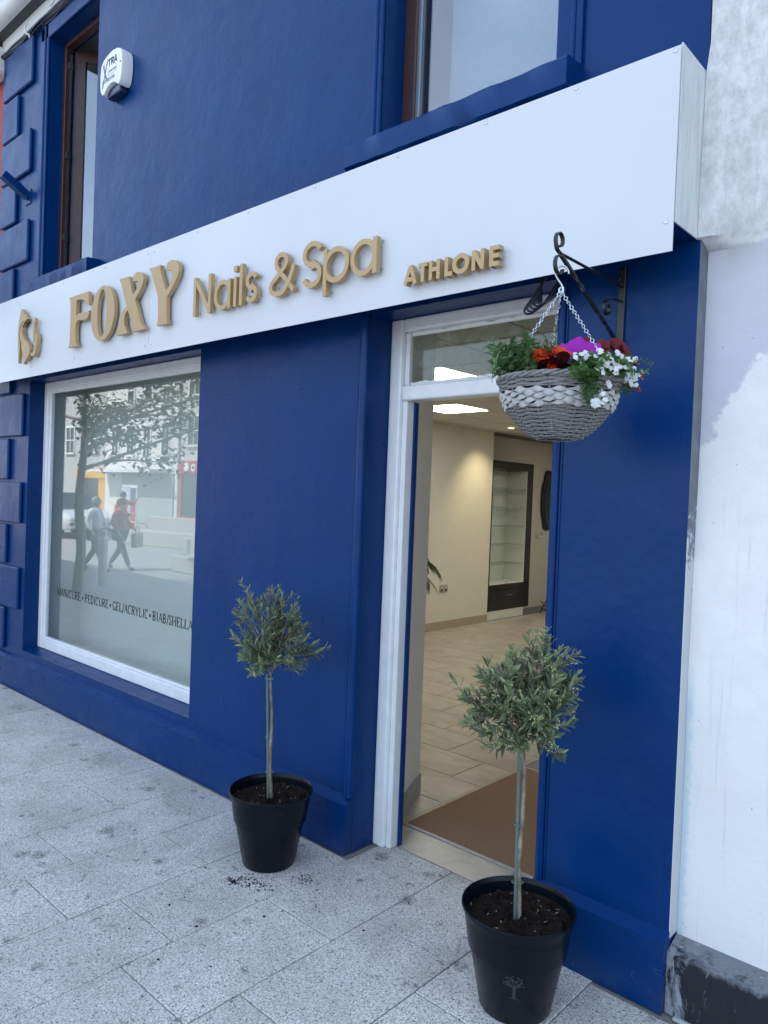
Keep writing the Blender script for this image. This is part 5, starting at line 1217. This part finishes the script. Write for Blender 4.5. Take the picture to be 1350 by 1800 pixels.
def bollard(label, x, y):
    t = thing('bollard', label, 'bollard', (x, y, -.012), group='steel bollards along the street')
    MB().lathe([(.1, 0), (.1, .01), (.075, .012), (.075, .93), (.068, .955), (.001, .96)], 24).build('post', 'steel_bollard', t, smooth=40); MB().lathe([(.0765, .80), (.0785, .81), (.0785, .84), (.0765, .85)], 24).build('band', 'galvanised', t)
bollard('steel bollard in front of the walking couple in the reflection', -12.1, -3.35); bollard('steel bollard nearest the tree trunk in the reflection', -15.2, -3.3)
def bench(label, x, y, rz, L):
    t = thing('stone_bench', label, 'bench', (x, y, -.012), rz, group='stone benches in the square')
    B(-L/2, L/2, -.35, .35, 0, .45).build('seat_block', 'bench_stone', t, bevel=.02); B(-L/2, L/2, -.60, -.36, 0, .85).build('back_block', 'bench_stone', t, bevel=.02)
    for x in (-L/2+.25, L/2-.25): B(x-.06, x+.06, .351, .36, .05, .40).build('end_plate', 'galvanised', t)
bench('long pale stone bench with back across the street', -19.3, -9.2, R(-8), 3.6); bench('pale stone bench beside the longer one', -16.0, -8.6, R(-8), 2.4)
tag(B(-13.6, -12.2, -6.2, -5.6, -.012, .33).build('stone_block', 'bench_stone', bevel=.02), 'low pale stone block on the sunlit street', 'stone block')

# ---- street tree reflected in the window
def street_tree(label, x, y, seed):
    random.seed(seed); t = thing('street_tree', label, 'tree', (x, y, -.012))
    mb = MB(); P = [Vector((.03*math.sin(i), .02*math.cos(i*1.3), .32*i)) for i in range(16)]; mb.tube(P, [.085-.004*i for i in range(16)], 10); mb.build('trunk', 'street_tree_bark', t, smooth=60)
    br_ = MB(); lv = MB(); T_ = []
    for i in range(26):
        z = random.uniform(1.9, 4.6); a_ = random.random()*6.283; L = random.uniform(1.4, 3.2)*(1.1-.12*(z-1.9)); el = random.uniform(-.02, .5)
        d_ = Vector((math.cos(a_), math.sin(a_), el)); p0 = Vector((0, 0, z)); Q = catmull([p0, p0+d_*L*.4+UP*.12, p0+d_*L*.75+UP*.12, p0+d_*L+UP*random.uniform(-.25, .1)], 5); br_.tube(Q, [.028*(1-.8*j/len(Q)) for j in range(len(Q))], 5)
        T_.append(Q)
        for q in range(6):
            j = random.randint(5, len(Q)-2); e = Q[j]+Vector((random.gauss(0, 1), random.gauss(0, 1), random.gauss(0, .6))).normalized()*random.uniform(.3, .7); Q2 = [Q[j], Q[j].lerp(e, .5)+UP*.05, e]; br_.tube(Q2, [.009, .006, .003], 4); T_.append(catmull(Q2, 4))
    for Q in T_:
        for j in range(2, len(Q)):
            for _ in range(3):
                c_ = Q[j]+Vector((random.gauss(0, .10), random.gauss(0, .09), random.gauss(0, .08))); lv.leaf(c_, (random.gauss(0, 1), random.gauss(0, 1), random.gauss(-.4, .5)), UP, random.uniform(.06, .12), random.uniform(.05, .09), .2, .2, ((0, .2), (.3, 1), (.65, .8), (1, 0)))
    br_.build('branches', 'street_tree_bark', t, smooth=60, kind='stuff'); lv.build('crown', 'tree_leaf', t, kind='stuff')
street_tree('leafy street tree whose branches are reflected in the shop window', -11.5, -2.65, 5)
random.seed(123)

# ---- people crossing in the sun (seen only in the reflection)
def skin_mesh(name, nodes, edges, mat, parent, sub=2):
    me = bpy.data.meshes.new(name); me.from_pydata([n_[0] for n_ in nodes], edges, []); o = bpy.data.objects.new(name, me); C.objects.link(o); o.parent = parent
    md = o.modifiers.new('skin', 'SKIN'); sv = me.skin_vertices[0].data if me.skin_vertices else None
    if sv is None: 
        bm = bmesh.new(); bm.from_mesh(me); bm.verts.layers.skin.verify(); bm.to_mesh(me); bm.free(); sv = me.skin_vertices[0].data
    for i, n_ in enumerate(nodes):
        q = n_[1]; sv[i].radius = q if isinstance(q, tuple) else (q, q)
    sv[0].use_root = True; md.use_smooth_shade = True
    o.modifiers.new('sub', 'SUBSURF').levels = sub; o.modifiers['sub'].render_levels = sub; me.materials.append(M[mat]); return o
def person(label, x, y, rz, k, top, hairm, arm_up=False, bag=False):
    t = thing('person', label, 'person', (x, y, -.012), rz); t.scale = (k, k, k)
    # walking along local +X; joints for a 1.65 m figure
    hip, ch, nk = (0, 0, .90), (.01, 0, 1.22), (.03, 0, 1.42)
    J = [((0, 0, .92), (.13, .16)), ((.01, 0, 1.08), (.11, .14)), ((.02, 0, 1.26), (.115, .17)), ((.02, 0, 1.38), (.07, .11)), ((.04, 0, 1.45), .052), ((.055, 0, 1.52), (.085, .07)), ((.055, 0, 1.60), (.088, .075)), ((.05, 0, 1.66), .05),
         ((0, .09, .86), .085), ((.16, .10, .48), .058), ((.30, .10, .10), .042), ((.32, .10, .04), .042), ((.45, .11, .03), .03),
         ((0, -.09, .86), .085), ((-.03, -.10, .48), .058), ((-.26, -.10, .14), .042), ((-.30, -.10, .08), .042), ((-.20, -.11, .025), .03),
         ((.01, .19, 1.36), .055), ((-.05, .23, 1.12), .043), ((.08, .23, .92), .034), ((.12, .22, .84), .03), ((.15, .21, .79), .018), ((.155, .235, .80), .012),
         ((.01, -.19, 1.36), .055)]+([((.22, -.22, 1.30), .043), ((.42, -.16, 1.42), .034), ((.50, -.15, 1.46), .03), ((.56, -.14, 1.49), .018), ((.53, -.12, 1.5), .012)] if arm_up else [((.06, -.24, 1.12), .043), ((.22, -.22, .98), .034), ((.29, -.2, .95), .03), ((.34, -.19, .93), .018), ((.33, -.17, .96), .012)])
    Ed = [(0, 1), (1, 2), (2, 3), (3, 4), (4, 5), (5, 6), (6, 7), (0, 8), (8, 9), (9, 10), (10, 11), (11, 12), (0, 13), (13, 14), (14, 15), (15, 16), (16, 17), (3, 18), (18, 19), (19, 20), (20, 21), (21, 22), (21, 23), (3, 24), (24, 25), (25, 26), (26, 27), (27, 28), (27, 29)]
    skin_mesh('body', J, Ed, 'skin', t)
    g = .018
    def grow(ids, ed, nm, mat, extra=g): 
        mp = {v: i for i, v in enumerate(ids)}; nd = []
        for v in ids:
            q = J[v][1]; nd.append((J[v][0], (q[0]+extra, q[1]+extra) if isinstance(q, tuple) else q+extra))
        return skin_mesh(nm, nd, [(mp[a], mp[b]) for a, b in ed], mat, t)
    grow([0, 1, 2, 3, 18, 19, 20, 24, 25, 26], [(0, 1), (1, 2), (2, 3), (3, 18), (18, 19), (19, 20), (3, 24), (24, 25), (25, 26)], 'top', top, .022)
    grow([0, 8, 9, 10, 13, 14, 15], [(0, 8), (8, 9), (9, 10), (0, 13), (13, 14), (14, 15)], 'trousers', 'trousers', .016)
    for ids in ((11, 12), (16, 17)): grow(list(ids), [tuple(ids)], 'shoe', 'tyre', .012)
    mb = MB(); pr = [(.001, .105), (.05, .098), (.085, .07), (.098, .03), (.1, -.02), (.09, -.07), (.06, -.08)]
    h_ = mb.lathe(pr, 20).build('hair', hairm, t, smooth=60); h_.location = (.03, 0, 1.60); h_.scale = (1.05, .95, 1); h_.rotation_euler.y = R(-18)
    for s_ in (-1, 1): e = MB().lathe([(.001, .01), (.009, .004), (.009, -.004), (.001, -.01)], 8).build('eye', 'ink', t, smooth=60); e.location = (.137, s_*.03, 1.575)
    if bag:
        b_ = B(-.06, .06, -.17, .17, -.30, 0).build('handbag', 'bag_tan', None, bevel=.02); b_.location = (x+.35*k*math.cos(rz)+.2*k*math.sin(rz), y+.35*k*math.sin(rz)-.2*k*math.cos(rz), .86*k); b_.rotation_euler.z = rz
        tag(b_, 'tan handbag carried by the person in the red cardigan', 'bag')
        MB().tube(catmull([(0, -.09, 0), (0, -.07, .1), (0, 0, .13), (0, .07, .1), (0, .09, 0)]), .01, 6).build('handle', 'bag_tan', b_, smooth=60)
    return t
person('person in red cardigan and dark trousers walking with a handbag', -14.4, -4.86, R(-35), .87, 'cardigan', 'hair_brown', bag=True)
person('person in white top and dark trousers walking beside the red cardigan', -14.4, -4.32, R(-35), .88, 'blouse', 'hair_grey')
person('person in orange top reaching out in front of the poster board', -21.5, -8.7, R(-20), .93, 'orange_top', 'hair_brown', arm_up=True)

# ---- parked car
cr_ = thing('parked_car', 'pale parked car behind the tree trunk in the reflection', 'car', (-25, -8.6, -.012), R(5))
sec = [(-2.05, .35, .55, .62), (-2.0, .30, .80, .74), (-1.35, .26, .92, .80), (-.95, .26, .96, .82), (-.5, .26, .97, .83), (.3, .26, .97, .83), (.95, .26, .95, .82), (1.6, .28, .86, .80), (2.0, .32, .72, .70), (2.08, .38, .55, .6)]
mb = MB()
for x, z0, z1, hw in sec:
    for yy, z in ((-hw*.9, z0), (-hw, z0+.15), (-hw, z1-.12), (-hw*.9, z1), (hw*.9, z1), (hw, z1-.12), (hw, z0+.15), (hw*.9, z0)): mb.v.append((x, yy, z))
for i in range(len(sec)-1):
    for q in range(8): mb.f.append((8*i+q, 8*i+(q+1) % 8, 8*i+8+(q+1) % 8, 8*i+8+q)); mb.a.append(.5)
mb.f += [tuple(range(8)), tuple(range(8*len(sec)-8, 8*len(sec)))[::-1]]; mb.a += [.5, .5]; mb.build('body', 'car_paint', cr_, smooth=40)
mb = MB(); cs_ = [(-1.75, .955, .70), (-1.2, 1.40, .58), (.1, 1.46, .60), (1.05, .955, .72)]
for x, z, hw in cs_: mb.v += [(x, -hw, z), (x, hw, z)]
lw = [(-1.7, .93, .76), (1.1, .93, .76)]
mb.add([(-1.2, -.58, 1.395), (-1.2, .58, 1.395), (.1, -.60, 1.455), (.1, .60, 1.455), (-1.75, -.76, .94), (-1.75, .76, .94), (1.05, -.76, .94), (1.05, .76, .94)], [(0, 1, 3, 2), (4, 5, 1, 0), (2, 3, 7, 6), (4, 0, 2, 6), (1, 5, 7, 3)])
mb.v = mb.v[8:]; mb.f = [tuple(i-8 for i in q) for q in mb.f]
mb.build('cabin', 'dark_glass', cr_); B(-1.2, .1, -.60, .60, 1.456, 1.475).build('car_roof', 'car_paint', cr_, bevel=.008)
for x in (-1.3, 1.3):
    for s_ in (-1, 1):
        wv = MB().lathe([(.2, -.09), (.3, -.09), (.315, -.06), (.315, .06), (.3, .09), (.2, .09)], 28).build('wheel', 'tyre', cr_, smooth=40); wv.location = (x, s_*.74, .315); wv.rotation_euler.x = R(90)
        MB().lathe([(.2, .07), (.06, .05), (.001, .055)], 20).lathe([(.2, -.07), (.06, -.05), (.001, -.055)], 20).build('rim', 'galvanised', wv, smooth=40)
for s_ in (-.5, .5): B(2.02, 2.09, s_-.14, s_+.14, .60, .70).build('headlight', 'white', cr_, bevel=.02); B(-2.08, -2.02, s_-.12, s_+.12, .62, .72).build('tail_light', 'lamp_red', cr_, bevel=.02)
for o in bpy.data.objects:
    if o.type == 'EMPTY' and not o.children and not o.users_collection: bpy.data.objects.remove(o)
